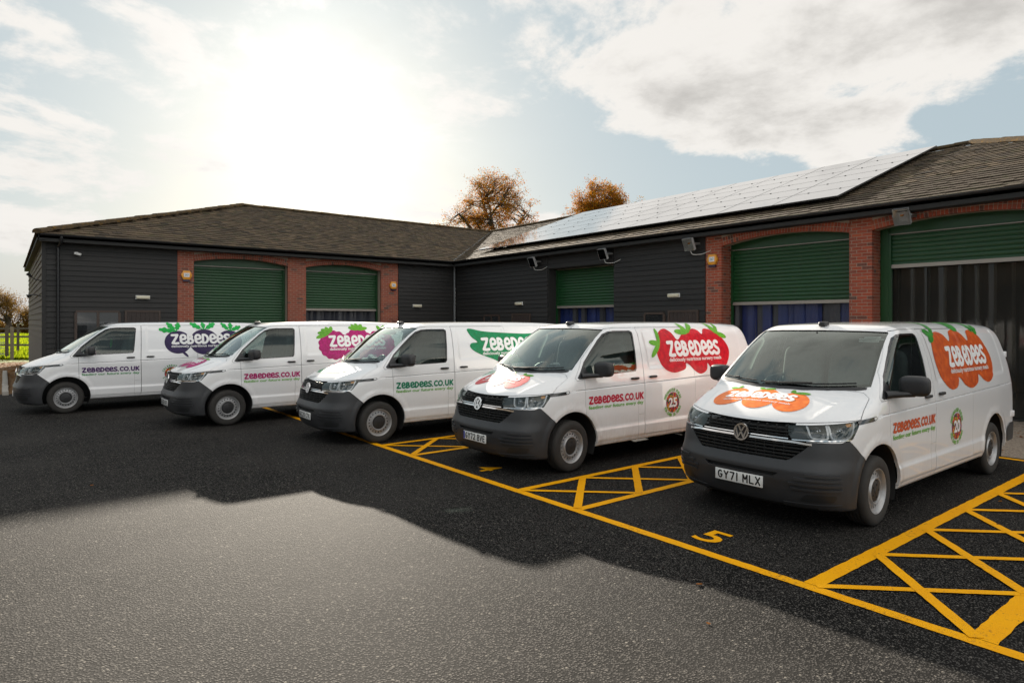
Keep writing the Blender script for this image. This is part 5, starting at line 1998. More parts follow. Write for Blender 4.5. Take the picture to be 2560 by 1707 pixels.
def print_mesh(name, V, F, proj, mat, parent, lift, flip=False, swap=False):
    uv = np.stack([V[:, 1], -V[:, 0]], 1) if swap else V      # swap: u to the viewer's right across the bonnet, v up it
    P = proj(uv, lift=lift)
    mb = MB(); mb.add(P.tolist(), [f[::-1] for f in F] if flip else F)
    return mb.build(name, M[mat], parent, smooth=60)


def refine(V, F, cell):
    """split triangles until their edges are short, so lettering follows the panel"""
    bm = bmesh.new()
    vs_ = [bm.verts.new((u, v, 0)) for u, v in V]
    for f in F:
        try: bm.faces.new([vs_[i] for i in f])
        except ValueError: pass
    lo, hi = V.min(0), V.max(0)
    for ax in (0, 1):
        k = lo[ax] + cell
        while k < hi[ax]:
            co = (k, 0, 0) if ax == 0 else (0, k, 0); no = (1, 0, 0) if ax == 0 else (0, 1, 0)
            bmesh.ops.bisect_plane(bm, geom=bm.verts[:] + bm.edges[:] + bm.faces[:], plane_co=co, plane_no=no)
            k += cell
    bm.verts.index_update()
    V2 = np.array([(v.co.x, v.co.y) for v in bm.verts]); F2 = [[v.index for v in f.verts] for f in bm.faces]
    bm.free()
    return V2, F2


def petals(base, tips, w):
    """leaf shapes from a base towards each tip"""
    def f(U, V):
        d = np.full(U.shape, 1e9)
        for t in tips:
            cx, cy = (base[0] + t[0]) / 2, (base[1] + t[1]) / 2
            L = math.hypot(t[0] - base[0], t[1] - base[1]) / 2
            d = np.minimum(d, ell(U, V, cx, cy, L * 1.06, w, math.degrees(math.atan2(t[1] - base[1], t[0] - base[0]))))
        return d
    return f


def umin(*fs):
    return lambda U, V: np.minimum.reduce([f(U, V) for f in fs])


def lobed(base, tip, w, n=3):
    """beet leaf with a wavy edge"""
    def f(U, V):
        dx, dy = tip[0] - base[0], tip[1] - base[1]
        L = math.hypot(dx, dy); dx, dy = dx / L, dy / L
        s = (U - base[0]) * dx + (V - base[1]) * dy; t = -(U - base[0]) * dy + (V - base[1]) * dx
        k = np.clip(s / L, 0, 1)
        half = w * (np.sin(np.pi * np.clip((k - .18) / .86, 0, 1)) ** .6) * (1 + .22 * np.cos(k * 2 * np.pi * n)) + .012 * (k < .3)
        return np.maximum(np.abs(t) - half, np.maximum(-s, s - L)) 
    return f


def blob(pts): 
    sp = spline(pts, 6)
    return lambda U, V: poly_sdf(U, V, sp)


def scallop(cx, cy, rx, ry, n=14, a=.026):
    def f(U, V):
        th = np.arctan2((V - cy) / ry, (U - cx) / rx)
        r = np.hypot((U - cx) / rx, (V - cy) / ry)
        return (r - 1) * min(rx, ry) - a * np.abs(np.sin(th * n / 2))
    return f


VANS = [
    dict(n=1, front=(.14, 17.73), rot=-.69, dirt=.18, plate=None, url='v_upur', tagm='v_tagdark', blobm='v_purple', leafm='v_leafbright', leafm2=None,
         blob=umin(lambda U, V: ell(U, V, 3.09, 1.485, .285, .265), lambda U, V: ell(U, V, 3.665, 1.485, .325, .30), lambda U, V: ell(U, V, 4.235, 1.485, .29, .27), petals((3.17, 1.28), [(3.30, 1.14)], .028)),
         leaf=umin(lobed((3.04, 1.74), (2.70, 1.79), .055), lobed((3.05, 1.74), (2.88, 1.94), .055), lobed((3.06, 1.74), (3.13, 1.94), .055), lobed((3.64, 1.78), (3.38, 1.93), .055), lobed((3.66, 1.78), (3.66, 1.95), .05), lobed((3.68, 1.78), (3.93, 1.93), .055), lobed((4.24, 1.75), (4.08, 1.93), .05), lobed((4.26, 1.75), (4.30, 1.94), .05), lobed((4.27, 1.75), (4.52, 1.85), .05)), num=None),
    dict(n=2, front=(2.41, 13.85), rot=1.01, dirt=.28, plate='GC20 KFR', url='v_umag', tagm='v_tag', blobm='v_magenta', leafm='v_leaf', num=None,
         blob=umin(scallop(3.06, 1.475, .33, .285), scallop(3.62, 1.495, .33, .305), scallop(4.13, 1.475, .33, .285)),
         leaf=umin(petals((2.98, 1.74), [(2.68, 1.63), (2.72, 1.73), (2.80, 1.80), (2.90, 1.85), (3.04, 1.86)], .042), petals((3.62, 1.80), [(3.42, 1.84), (3.50, 1.90), (3.62, 1.93), (3.75, 1.90), (3.85, 1.83)], .040), petals((4.2, 1.74), [(4.1, 1.87), (4.28, 1.88), (4.42, 1.82), (4.50, 1.72)], .042)), hood='mag'),
    dict(n=3, front=(3.90, 10.50), rot=-1.69, dirt=.42, plate='GC20 CTK', url='v_ugreen', tagm='v_tag', blobm='v_green', leafm=None, num=None,
         blob=blob([(2.68, 1.82), (2.76, 1.84), (3.0, 1.795), (3.33, 1.77), (4.02, 1.74), (4.5, 1.77), (4.62, 1.68), (4.5, 1.47), (4.1, 1.27), (3.6, 1.19), (3.33, 1.22), (3.15, 1.29), (2.92, 1.37), (2.74, 1.46), (2.69, 1.54), (2.74, 1.585), (2.86, 1.60), (2.74, 1.70)]), leaf=None, hood='green'),
    dict(n=4, front=(4.93, 7.08), rot=-.40, dirt=1.0, plate='GY72 BVE', url='v_ured', tagm='v_tag', blobm='v_red', leafm='v_leaf', num='25',
         blob=blob([(2.69, 1.54), (2.78, 1.77), (2.98, 1.862), (3.12, 1.80), (3.23, 1.69), (3.40, 1.79), (3.67, 1.855), (3.80, 1.83), (3.88, 1.77), (3.95, 1.84), (4.07, 1.853), (4.3, 1.77), (4.48, 1.60), (4.5, 1.45), (4.40, 1.30), (4.22, 1.20), (4.04, 1.19), (3.92, 1.25), (3.86, 1.32), (3.83, 1.22), (3.73, 1.165), (3.62, 1.16), (3.5, 1.22), (3.40, 1.30), (3.33, 1.33), (3.29, 1.25), (3.15, 1.215), (2.98, 1.205), (2.80, 1.27), (2.71, 1.40)]),
         leaf=umin(petals((2.78, 1.64), [(2.56, 1.665), (2.56, 1.45), (2.77, 1.86)], .040), petals((3.50, 1.80), [(3.22, 1.815), (3.38, 1.93), (3.68, 1.93)], .042), petals((4.28, 1.78), [(4.11, 1.93), (4.33, 1.93), (4.51, 1.715)], .042)), hood='red'),
    dict(n=5, front=(5.70, 3.63), rot=.06, dirt=.8, plate='GY71 MLX', url='v_uorange', tagm='v_tag', blobm='v_orange', leafm='v_leafdark', num='20',
         blob=blob([(2.555, 1.60), (2.66, 1.79), (2.86, 1.848), (3.04, 1.82), (3.17, 1.735), (3.28, 1.84), (3.45, 1.872), (3.63, 1.835), (3.79, 1.73), (3.87, 1.83), (4.02, 1.862), (4.25, 1.78), (4.42, 1.57), (4.44, 1.40), (4.33, 1.26), (4.16, 1.205), (3.98, 1.24), (3.83, 1.315), (3.75, 1.22), (3.52, 1.168), (3.30, 1.22), (3.16, 1.315), (3.06, 1.215), (2.86, 1.19), (2.68, 1.27), (2.57, 1.42)]),
         leaf=umin(petals((2.72, 1.80), [(2.52, 1.86), (2.57, 1.75)], .042), petals((2.74, 1.81), [(2.77, 1.955)], .05), petals((3.50, 1.86), [(3.38, 1.955)], .045), petals((3.50, 1.86), [(3.62, 1.955)], .05), petals((4.12, 1.84), [(4.06, 1.955)], .05), petals((4.16, 1.82), [(4.30, 1.905)], .05)), hood='orange'),
]


def van_prints(root, d):
    hx = lambda nm, *a, **k: nm
    pr = print_on('logo_fruit', d['blob'], (2.40, 4.75, 1.10, 1.95), .022, on_side, d['blobm'], root, .0035)
    if d['leaf'] is not None:
        print_on('logo_leaves', d['leaf'], (2.45, 4.65, 1.40, 1.955), .011, on_side, d['leafm'], pr, .0050)
    print_on('logo_name', word_sdf('zeBeDees', 2.95, 4.25, 1.445, 1.665, .0265), (2.90, 4.30, 1.40, 1.71), .0095, on_side, 'v_white', pr, .0060)
    V, F = fit_text('deliciously nutritious nursery meals', 2.945, 4.255, 1.366, 1.422, .019)
    V, F = refine(V, F, .06)
    print_mesh('tagline_lettering', V, F, on_side, 'v_white', pr, .0060)
    print_on('web_address', word_sdf('zeBeDees.co.uk', 1.195, 2.285, .868, .962, .0125), (1.15, 2.33, .84, .99), .0065, on_side, d['url'], root, .004)
    V, F = fit_text('feeding our future every day', 1.19, 2.285, .797, .846, .020)
    V, F = refine(V, F, .06)
    print_mesh('slogan_lettering', V, F, on_side, d['tagm'], root, .004)
    if d['n'] == 5:                 # its far flank carries the same print and shows in the next van's window
        far = lambda uv, lift=.003: on_side(np.stack([7.0 - np.asarray(uv)[:, 0], np.asarray(uv)[:, 1]], 1), lift=lift, sgn=1)
        fp = print_on('logo_fruit', d['blob'], (2.40, 4.75, 1.10, 1.95), .03, far, d['blobm'], root, .0035)
        print_on('logo_leaves', d['leaf'], (2.45, 4.65, 1.40, 1.955), .015, far, d['leafm'], fp, .0050)
        print_on('logo_name', word_sdf('zeBeDees', 2.95, 4.25, 1.445, 1.665, .0265), (2.90, 4.30, 1.40, 1.71), .012, far, 'v_white', fp, .0060)
    # anniversary badge
    cx, cz = 2.945, .765
    bd = print_on('anniversary_badge', lambda U, V: np.maximum(np.hypot(U - cx, V - cz) - .152, .088 * .0 - np.hypot(U - cx, V - cz) - 1), (cx - .17, cx + .17, cz - .17, cz + .17), .017, on_side, 'v_fruit', root, .004)
    def arc_text(s, a0, a1, r, h, top=True):
        Vs, Fs = [], []
        n = len(s)
        for i, ch in enumerate(s):
            if ch == ' ': continue
            v, f = text_mesh(ch, h * 1.45, .0022)
            if len(v) == 0: continue
            a = R(a0 + (a1 - a0) * (i + .5) / n)
            w = (v[:, 0].max() + v[:, 0].min()) / 2
            x, y = v[:, 0] - w, v[:, 1]
            if top: px, pz = (r + y) * np.cos(a) + x * math.sin(a), (r + y) * np.sin(a) - x * math.cos(a)
            else: px, pz = (r + h - y) * np.cos(a) - x * math.sin(a), (r + h - y) * np.sin(a) + x * math.cos(a)
            b = sum(len(q) for q in Vs)
            Vs.append(np.stack([cx + px, cz + pz], 1)); Fs += [[b + k for k in ff] for ff in f]
        return np.concatenate(Vs), Fs
    if d['n'] in (1, 2, 3): top, bot = 'CELEBRATING', '20 YEARS'
    else: top, bot = 'FEEDING OUR FUTURE', 'FOR OVER %s YEARS' % d['num']
    for s, a0, a1, tp in ((top, 165, 15, True), (bot, 200, 340, False)):
        V, F = arc_text(s, a0, a1, .168, .040, tp)
        print_mesh('badge_lettering', V, F, on_side, d['tagm'], bd, .004)
    num = d['num'] or '20'
    V, F = fit_text(num, cx - .098, cx + .098, cz - .07, cz + .07, .035)
    V, F = refine(V, F, .06)
    print_mesh('badge_number', V, F, on_side, 'v_white', bd, .0065)
    # bonnet print: u to the viewer's right, v up the bonnet
    hk = d.get('hood')
    if hk:
        three = [(-.425, .540, .178, .200, 2), (-.07, .520, .180, .215, 12), (.265, .515, .172, .195, 16)]
        spec = {'orange': (three, 'v_hood', 'v_leaf'), 'red': (three, 'v_red', 'v_leaf'), 'mag': (three, 'v_magenta', 'v_leaf'),
                'green': ([(-.08, .52, .52, .17, 4)], 'v_green', 'v_leaf')}[hk]
        hp = print_on('bonnet_logo', umin(*[(lambda e: (lambda U, V: ell(U, V, *e)))(e) for e in spec[0]]), (-.68, .68, .28, .76), .018, on_top, spec[1], root, .0035, swap=True)
        if hk != 'green':
            lf = [petals((-.46, .735), [(-.56, .765), (-.43, .79)], .022), petals((-.13, .722), [(-.20, .748), (-.02, .742)], .018), petals((.20, .70), [(.17, .752), (.36, .728)], .026)]
            print_on('bonnet_leaves', umin(*lf), (-.65, .60, .62, .80), .009, on_top, spec[2], hp, .005, swap=True)
        print_on('bonnet_name', word_sdf('zeBeDees', -.485, .275, .522, .648, .0185), (-.55, .34, .48, .69), .008, on_top, 'v_white', hp, .006, swap=True)
        V, F = fit_text('deliciously nutritious nursery meals', -.47, .285, .452, .486, .012)
        V, F = refine(V, F, .06)
        print_mesh('tagline_lettering', V, F, on_top, 'v_white', hp, .006, swap=True)
    # stickers inside the windscreen
    for u, w, z, h, m in (((.60, .075, 1.795, .010, 'v_white'), (.60, .11, 1.775, .008, 'v_white'), (.59, .09, 1.755, .008, 'v_white')) if d['n'] == 5 else ((.50, .05, 1.40, .008, 'v_white'), (.50, .08, 1.385, .006, 'v_white'))):
        P, F = sheet([(-u - w, z), (-u + w, z), (-u + w, z + h), (-u - w, z + h)], on_front, .0035, 0, -.011)
        mb = MB(); mb.add(P.tolist(), [f[::-1] for f in F]); mb.build('windscreen_sticker', M[m], root)
    # number plate
    mb = MB(); mb.box(-.012, .0, -.26, .26, .378, .489)
    pl = link('number_plate', bevelled(mb.mesh('number_plate'), .003), root, M['platewhite'])
    s = d['plate']
    if s:
        u0 = -.235 if d['n'] != 4 else -.215
        V, F = march(plate_sdf(s, u0, .245, .396, .473, .0072), -.26, .26, .38, .49, .004)
        mb = MB(); mb.add([(-.0135, -u, v) for u, v in V], F)
        mb.build('plate_lettering', M['plateblack'], pl)
        if d['n'] == 4:
            mb = MB(); mb.box(-.0132, -.012, .225, .255, .382, .485); mb.build('plate_flag', M['plateblue'], pl)
    pl.location = (.012, 0, 0)


VAN_LABELS = {1: 'white van with purple beetroot logo and a driver in its cab',
              2: 'white van with magenta raspberry logo and magenta web address on its door',
              3: 'white van with green pepper logo and green web address on its door',
              4: 'white van with red strawberry logo and 25 years badge, plate GY72 BVE',
              5: 'white van with orange carrot logo and orange bonnet print, plate GY71 MLX'}
t_ = time.time()
SHELLS = build_van_shells(M)
van0, _ = build_van(SHELLS)
vans = {}
for i, d in enumerate(VANS):
    v = copy_tree(van0) if i < len(VANS) - 1 else van0
    vans[d['n']] = v
for d in VANS:
    v = vans[d['n']]
    v.location = (d['front'][0], d['front'][1], 0)
    v.rotation_euler = (0, 0, R(d['rot']))
    v['label'] = VAN_LABELS[d['n']]
    van_prints(v, d)
    for c in v.children_recursive: c.color = (d['dirt'], 0, 0, 1)
    # front wheels stand slightly turned on some vans
    ws = sorted([c for c in v.children if c.name.startswith('wheel') and 'well' not in c.name], key=lambda c: c.location.x)[:2]
    for w in ws: w.rotation_euler.z += R({4: 5, 5: 2, 3: 0, 2: 0, 1: 0}[d['n']])
print('vans', time.time() - t_)
# ------------------------------------------------------------------ trees
def make_tree(name, label, cat, loc, height, spread, seed, leaf_mat, n_leaves, leaf_size, trunk_r, lean=(0, 0), fork=.34, levels=5, dense=1.0, flat_=1.0):
    rg = random.Random(seed)
    root = empty(name, loc); tag(root, label, cat)
    wood = MB(); tips = []

    def branch(p, d, L, r, lev):
        n = 4
        pts = [p]; rad = [r]
        q = p.copy(); dd = d.copy()
        for i in range(n):
            dd = (dd + Vector((rg.gauss(0, .16), rg.gauss(0, .16), rg.gauss(0, .10) + .05)) * (.5 + lev * .28)).normalized()
            q = q + dd * L / n
            pts.append(q.copy()); rad.append(r * (1 - .42 * (i + 1) / n))
            if lev >= 2: tips.append((q.copy(), lev))
        wood.tube(pts, rad, 7 if lev < 2 else (5 if lev < 4 else 3), cap=False)
        if lev >= levels: return
        k = 3 if lev == 0 else rg.choice((2, 3, 3) if lev < 3 else (2, 2, 3))
        if lev == 0: k = 5
        for b in range(k):
            az = rg.uniform(0, 2 * math.pi) if lev else (2 * math.pi * b / k + rg.uniform(-.4, .4))
            ang = rg.uniform(.30, .75) if lev else rg.uniform(.25, .85)
            o = dd.orthogonal().normalized()
            side = (Matrix.Rotation(az, 3, dd) @ o)
            nd = (dd * math.cos(ang) + side * math.sin(ang) * spread).normalized()
            nd.z = nd.z * flat_ + .06
            t = rg.uniform(.55, 1.0) if b else 1.0
            i = min(n, max(1, int(t * n)))
            branch(pts[i].copy(), nd.normalized(), L * rg.uniform(.62, .82), rad[i] * rg.uniform(.55, .75), lev + 1)

    branch(Vector((0, 0, 0)), Vector((lean[0], lean[1], 1)).normalized(), height * fork, trunk_r, 0)
    zmax = max(t[0].z for t in tips); sc = height / zmax
    wood.v = [(x * sc, y * sc, z * sc) for x, y, z in wood.v]
    wood.build('trunk', M['bark'], root, smooth=60)
    lf = MB()
    for i in range(n_leaves):
        p, lev = tips[rg.randrange(len(tips))]
        if lev < 3 and rg.random() < .75: continue
        c = p * sc + Vector((rg.gauss(0, 1), rg.gauss(0, 1), rg.gauss(0, .8))) * leaf_size * 2.6 * dense
        a = Vector((rg.gauss(0, 1), rg.gauss(0, 1), rg.gauss(0, 1))).normalized(); b = a.orthogonal().normalized()
        b = Matrix.Rotation(rg.uniform(0, 6.28), 3, a) @ b; e = a.cross(b)
        s = leaf_size * rg.uniform(.55, 1.25)
        lf.add([c - b * s, c - b * s * .1 + e * s * .55, c + b * s, c + b * s * .1 - e * s * .5], [(0, 1, 2, 3)])
    lf.build('crown', M[leaf_mat], root)
    return root


def clump_tree(name, label, loc, lobes, n_clumps, n_leaves, leaf, trunk_r, fork_z, seed, leaf_mat='oakleaf'):
    """limbs reach out to leaf clumps spread through the lobes of the crown; lobes: (right, depth, z, rx, rz) seen from the yard"""
    rg = random.Random(seed)
    root = empty(name, loc); tag(root, label, 'tree')
    A = R(51.8); rt = Vector((math.sin(A), -math.cos(A), 0)); dp = Vector((math.cos(A), math.sin(A), 0))
    wood = MB(); lf = MB()
    top = Vector((0, 0, fork_z))
    wood.tube([Vector((0, 0, -.1)), Vector((.08, .05, fork_z * .5)), top], [trunk_r * 1.25, trunk_r, trunk_r * .85], 9, cap=False)
    cl = []
    vol = [l[3] ** 2 * l[4] for l in lobes]; tot = sum(vol)
    for l, v in zip(lobes, vol):
        mains = []
        for k in range(max(2, int(5 * v / tot) + 1)):
            a, e = rg.uniform(0, 6.28), rg.uniform(-.2, .8)
            c = rt * (l[0] + l[3] * .45 * math.cos(a)) + dp * (l[1] + l[3] * .45 * math.sin(a)) + Vector((0, 0, l[2] + l[4] * e * .5))
            m1 = top.lerp(c, .35) + Vector((rg.gauss(0, .2), rg.gauss(0, .2), rg.gauss(.1, .2))); m2 = top.lerp(c, .7) + Vector((rg.gauss(0, .3), rg.gauss(0, .3), rg.gauss(.1, .25)))
            pts = [Vector(q) for q in spline([tuple(top - Vector((0, 0, .3))), tuple(m1), tuple(m2), tuple(c)], 3, False)]
            r0 = trunk_r * rg.uniform(.42, .62)
            wood.tube(pts, [r0 * (1 - .72 * i / (len(pts) - 1)) for i in range(len(pts))], 6, cap=False)
            mains.append((pts, r0))
        for k in range(int(n_clumps * v / tot)):
            while True:
                q = Vector((rg.uniform(-1, 1), rg.uniform(-1, 1), rg.uniform(-.9, 1)))
                if .22 < q.length < 1: break
            c = rt * (l[0] + l[3] * q.x) + dp * (l[1] + l[3] * q.y) + Vector((0, 0, l[2] + l[4] * q.z))
            pts, r0 = min(mains, key=lambda m: min((p - c).length for p in m[0][3:]))
            i = min(range(3, len(pts)), key=lambda i: (pts[i] - c).length + rg.uniform(0, .4))
            s_ = pts[i]; mid = s_.lerp(c, .5) + Vector((rg.gauss(0, .14), rg.gauss(0, .14), rg.gauss(.08, .12)))
            wood.tube([s_, mid, c], [r0 * .24, r0 * .15, .012], 4, cap=False)
            cl.append(c)
            for t in range(6):
                tip = c + Vector((rg.gauss(0, .40), rg.gauss(0, .40), rg.gauss(.12, .34)))
                wood.tube([mid.lerp(c, rg.uniform(.3, 1)), tip], [.018, .006], 3, cap=False)
                cl.append(tip)
    for i in range(n_leaves):
        p = cl[rg.randrange(len(cl))]
        c = p + Vector((rg.gauss(0, 1), rg.gauss(0, 1), rg.gauss(0, .85))) * .17
        a = Vector((rg.gauss(0, 1), rg.gauss(0, 1), rg.gauss(0, 1))).normalized(); b = a.orthogonal().normalized()
        b = Matrix.Rotation(rg.uniform(0, 6.28), 3, a) @ b; e = a.cross(b); s = leaf * rg.uniform(.6, 1.25)
        lf.add([c - b * s, c + e * s * .55, c + b * s, c - e * s * .5], [(0, 1, 2, 3)])
    wood.build('trunk', M['bark'], root, smooth=60)
    lf.build('crown', M[leaf_mat], root)
    return root


def cam_xy(px, Z):
    """ground point seen at source pixel column px and depth Z"""
    A = R(51.8); x = (px - 1280) / 1613 * Z
    return (x * math.sin(A) + Z * math.cos(A), -x * math.cos(A) + Z * math.sin(A))


clump_tree('oak_tree', 'broad autumn oak with thin orange leaves behind the roof valley', (*cam_xy(1250, 55), 0),
           [(-.35, 0, 11.9, 2.6, 2.7), (1.7, .3, 11.2, 1.4, 1.6), (-3.0, -.2, 10.5, 1.7, 1.3), (2.6, 0, 9.7, 1.0, .9), (-1.5, .5, 9.6, 2.2, 1.0)], 190, 23000, .062, .38, 7.0, 11)
clump_tree('oak_tree', 'smaller dense golden oak rising behind the solar panel roof', (*cam_xy(1508, 60), 0),
           [(-.2, 0, 12.7, 2.0, 2.3), (1.5, .2, 11.9, 1.5, 1.5), (-1.7, 0, 11.6, 1.3, 1.4)], 150, 32000, .068, .30, 8.6, 29)


# ------------------------------------------------------------------ meadow corner on the left
for k, (px, Z, h, sd) in enumerate(((-75, 112, 8.2, 3), (-22, 108, 7.4, 4), (28, 110, 6.3, 5), (66, 114, 4.6, 6), (104, 116, 4.2, 8))):
    lab = ['tall bare brown hedgerow tree at the very edge of the meadow view', 'brown hedgerow tree with bare twigs left of the fence post', 'rounded brown hedgerow tree behind the wooden gate post', 'low golden hedgerow tree next to the barn end wall', 'low hedgerow tree half hidden by the barn end wall'][k]
    x, y = cam_xy(px, Z)
    make_tree('hedgerow_tree', lab, 'tree', (x, y, 0), h, 1.35, sd, 'hedgeleaf', 5200, .10, .10, fork=.07, levels=6, dense=2.2)
# dark hedge bottom
rg = random.Random(3)
hb = MB()
for i in range(5200):
    t = rg.random()
    x, y = cam_xy(-140 + 330 * t, 112 + rg.uniform(-1.5, 1.5))
    c = Vector((x, y, abs(rg.gauss(0, 1.0)) * 1.3)); s = rg.uniform(.12, .30)
    a = Vector((rg.gauss(0, 1), rg.gauss(0, 1), rg.gauss(0, 1))).normalized(); b = a.orthogonal().normalized(); e = a.cross(b)
    hb.add([c - b * s, c + e * s * .6, c + b * s, c - e * s * .6], [(0, 1, 2, 3)])
hb.build('hedge', M['hedgeleaf'])
tag(bpy.data.objects['hedge'], 'dark brown hedge along the far side of the meadow', 'hedge', kind='stuff')

# rail fence across the meadow
fx = [cam_xy(px, 40.0) for px in (-120, -35, 45, 118, 190)]
fn = empty('rail_fence', (*fx[0], 0)); tag(fn, 'dark three rail wooden fence crossing the green meadow', 'fence')
for x, y in fx:
    mb = MB(); mb.box(x - .07, x + .07, y - .07, y + .07, -.03, 1.85); W(mb, 'post', 'fencewood', fn)
for a, b in zip(fx[:-1], fx[1:]):
    for z in (1.55, 1.05, .53):
        mb = MB(); mb.bar((*a, z + random.Random(a[0] + z).uniform(-.03, .03)), (*b, z), .05, .11); W(mb, 'rail', 'fencewood', fn)
# gate with wire mesh
p1, p2, p0 = cam_xy(30, 33.8), cam_xy(17, 34.5), cam_xy(-70, 34.5)
gt = empty('field_gate', (*p2, 0)); tag(gt, 'metal field gate with wire mesh hung beside the wooden post', 'gate')
d_ = (Vector((*p0, 0)) - Vector((*p2, 0)))
for z in (.25, .55, .85, 1.12, 1.35):
    mb = MB(); mb.tube([Vector((*p2, z)), Vector((*p2, z)) + d_], .018, 6); W(mb, 'gate_bar', 'galv', gt)
mb = MB()
for k in range(22):
    q = Vector((*p2, 0)) + d_ * (k / 22); mb.tube([q + Vector((0, 0, .1)), q + Vector((0, 0, 1.3))], .006, 4)
o = W(mb, 'wire_mesh', 'galv', gt); o['kind'] = 'stuff'
mb = MB(); mb.box(p2[0] - .08, p2[0] + .08, p2[1] - .08, p2[1] + .08, 0, 1.78); W(mb, 'hanging_post', 'fencewood', gt)
o = MB().box(p1[0] - .08, p1[0] + .08, p1[1] - .08, p1[1] + .08, 0, 1.70).build('gate_post', M['postwood'])
tag(o, 'pale square wooden post standing at the open end of the field gate', 'post')

# meadow grass, in view only beside the barn
rg = random.Random(9); gb = MB()
for i in range(20000):
    Z = 34 + 74 * rg.random() ** 1.8; px = rg.uniform(-60, 175)
    x, y = cam_xy(px, Z)
    h = rg.uniform(.06, .20) * (1 + .6 * math.sin(x * 1.3) * math.sin(y * .8)); w = .012 + .0009 * Z
    a = rg.uniform(0, 6.28); dx, dy = math.cos(a) * w, math.sin(a) * w; lx, ly = rg.gauss(0, .05), rg.gauss(0, .05)
    gb.add([(x - dx, y - dy, -.03), (x + dx, y + dy, -.03), (x + lx, y + ly, h)], [(0, 1, 2)])
o = gb.build('meadow_grass', M['grassblade']); tag(o, 'bright green rough grass of the meadow', 'grass', kind='stuff')

# fallen leaves
rg = random.Random(21); lv = MB()
def leaf_at(x, y, s, z=.006):
    a = rg.uniform(0, 6.28); ca, sa = math.cos(a), math.sin(a)
    pts = [(-1, 0, .1), (-.3, .5, rg.uniform(.05, .5)), (.5, .42, rg.uniform(.1, .6)), (1, 0, rg.uniform(.1, .7)), (.4, -.5, rg.uniform(.05, .4)), (-.4, -.42, .1)]
    lv.add([(x + s * (u * ca - v * sa), y + s * (u * sa + v * ca), z + s * w * .6) for u, v, w in pts], [(0, 1, 2, 3, 4, 5)])
for i in range(900):
    leaf_at(rg.uniform(11.6, 15.1) if rg.random() < .8 else rg.uniform(14.2, 15.2), rg.uniform(-1, 9), rg.uniform(.02, .05), -.008)
for i in range(420):
    x, y = cam_xy(rg.uniform(-90, 60), rg.uniform(22, 33)); leaf_at(x, y, rg.uniform(.04, .09), -.008)
o = lv.build('leaf_litter', M['fallen']); tag(o, 'scattered brown fallen leaves along the gravel by the barns', 'leaves', kind='stuff')
# the few single leaves lying on the tarmac
W2 = lambda px, py: cam_xy(px, 1613 * 1.967 / (py - 804.3))
for k, (px, py, s) in enumerate(((1748, 1462, .034), (1771, 1560, .020), (230, 1214, .035), (2490, 1312, .03), (2500, 1254, .03))):
    lv = MB(); x, y = W2(px, py); leaf_at(0, 0, s)
    o = lv.build('fallen_leaf', M['fallen'], loc=(x, y, 0))
    tag(o, ['curled brown leaf on the tarmac just outside the yellow line at bay 5', 'small orange leaf on the sunlit tarmac in front of bay 5', 'lone brown leaf on the shaded tarmac in front of the beetroot van', 'small leaf lying inside the yellow hatching by the carrot van', 'tiny leaf in the hatching near the back of the carrot van'][k], 'leaf', 'single leaves on the tarmac')

# the barn across the yard, behind the photographer: it shows only in glass
ob = empty('opposite_barn', (-17, 8, 0)); tag(ob, 'dark boarded barn across the yard with a brown roof, mirrored in the glass', 'barn')
mb = MB(); mb.box(-24, -16, -12, 26, 0, 4.2); W(mb, 'wall', 'weatherboard', ob)
mb = MB(); mb.add([(-15.6, -12.5, 4.1), (-15.6, 26.5, 4.1), (-20, 26.5, 7.0), (-20, -12.5, 7.0), (-24.4, -12.5, 4.1), (-24.4, 26.5, 4.1)], [(0, 1, 2, 3), (3, 2, 5, 4), (0, 3, 4), (1, 5, 2)]); W(mb, 'roof', 'rooftile', ob)
for k in range(5):
    mb = MB(); mb.box(-15.99, -15.95, -9 + k * 7, -6 + k * 7, 0, 3.2); W(mb, 'door', 'browndoor', ob)
# ------------------------------------------------------------------ the driver in the beetroot van
def skin_body(name, joints, edges, mat, parent, sub=2):
    me = bpy.data.meshes.new(name)
    names = list(joints)
    me.from_pydata([joints[n][0] for n in names], [(names.index(a), names.index(b)) for a, b in edges], [])
    o = bpy.data.objects.new(name, me); COL.objects.link(o)
    sk = o.modifiers.new('skin', 'SKIN'); sk.use_smooth_shade = True
    if not me.skin_vertices: me.attributes
    lay = me.skin_vertices[0] if me.skin_vertices else None
    if lay is None:
        bm = bmesh.new(); bm.from_mesh(me); bm.verts.layers.skin.verify(); bm.to_mesh(me); bm.free(); lay = me.skin_vertices[0]
    for i, n in enumerate(names):
        r = joints[n][1]; lay.data[i].radius = (r, r) if not isinstance(r, tuple) else r
        lay.data[i].use_root = (i == 0)
    ss = o.modifiers.new('sub', 'SUBSURF'); ss.levels = sub; ss.render_levels = sub
    dg = bpy.context.evaluated_depsgraph_get()
    res = bpy.data.meshes.new_from_object(o.evaluated_get(dg))
    bpy.data.objects.remove(o)
    res.name = name; res.materials.clear()
    return link(name, res, parent, mat)


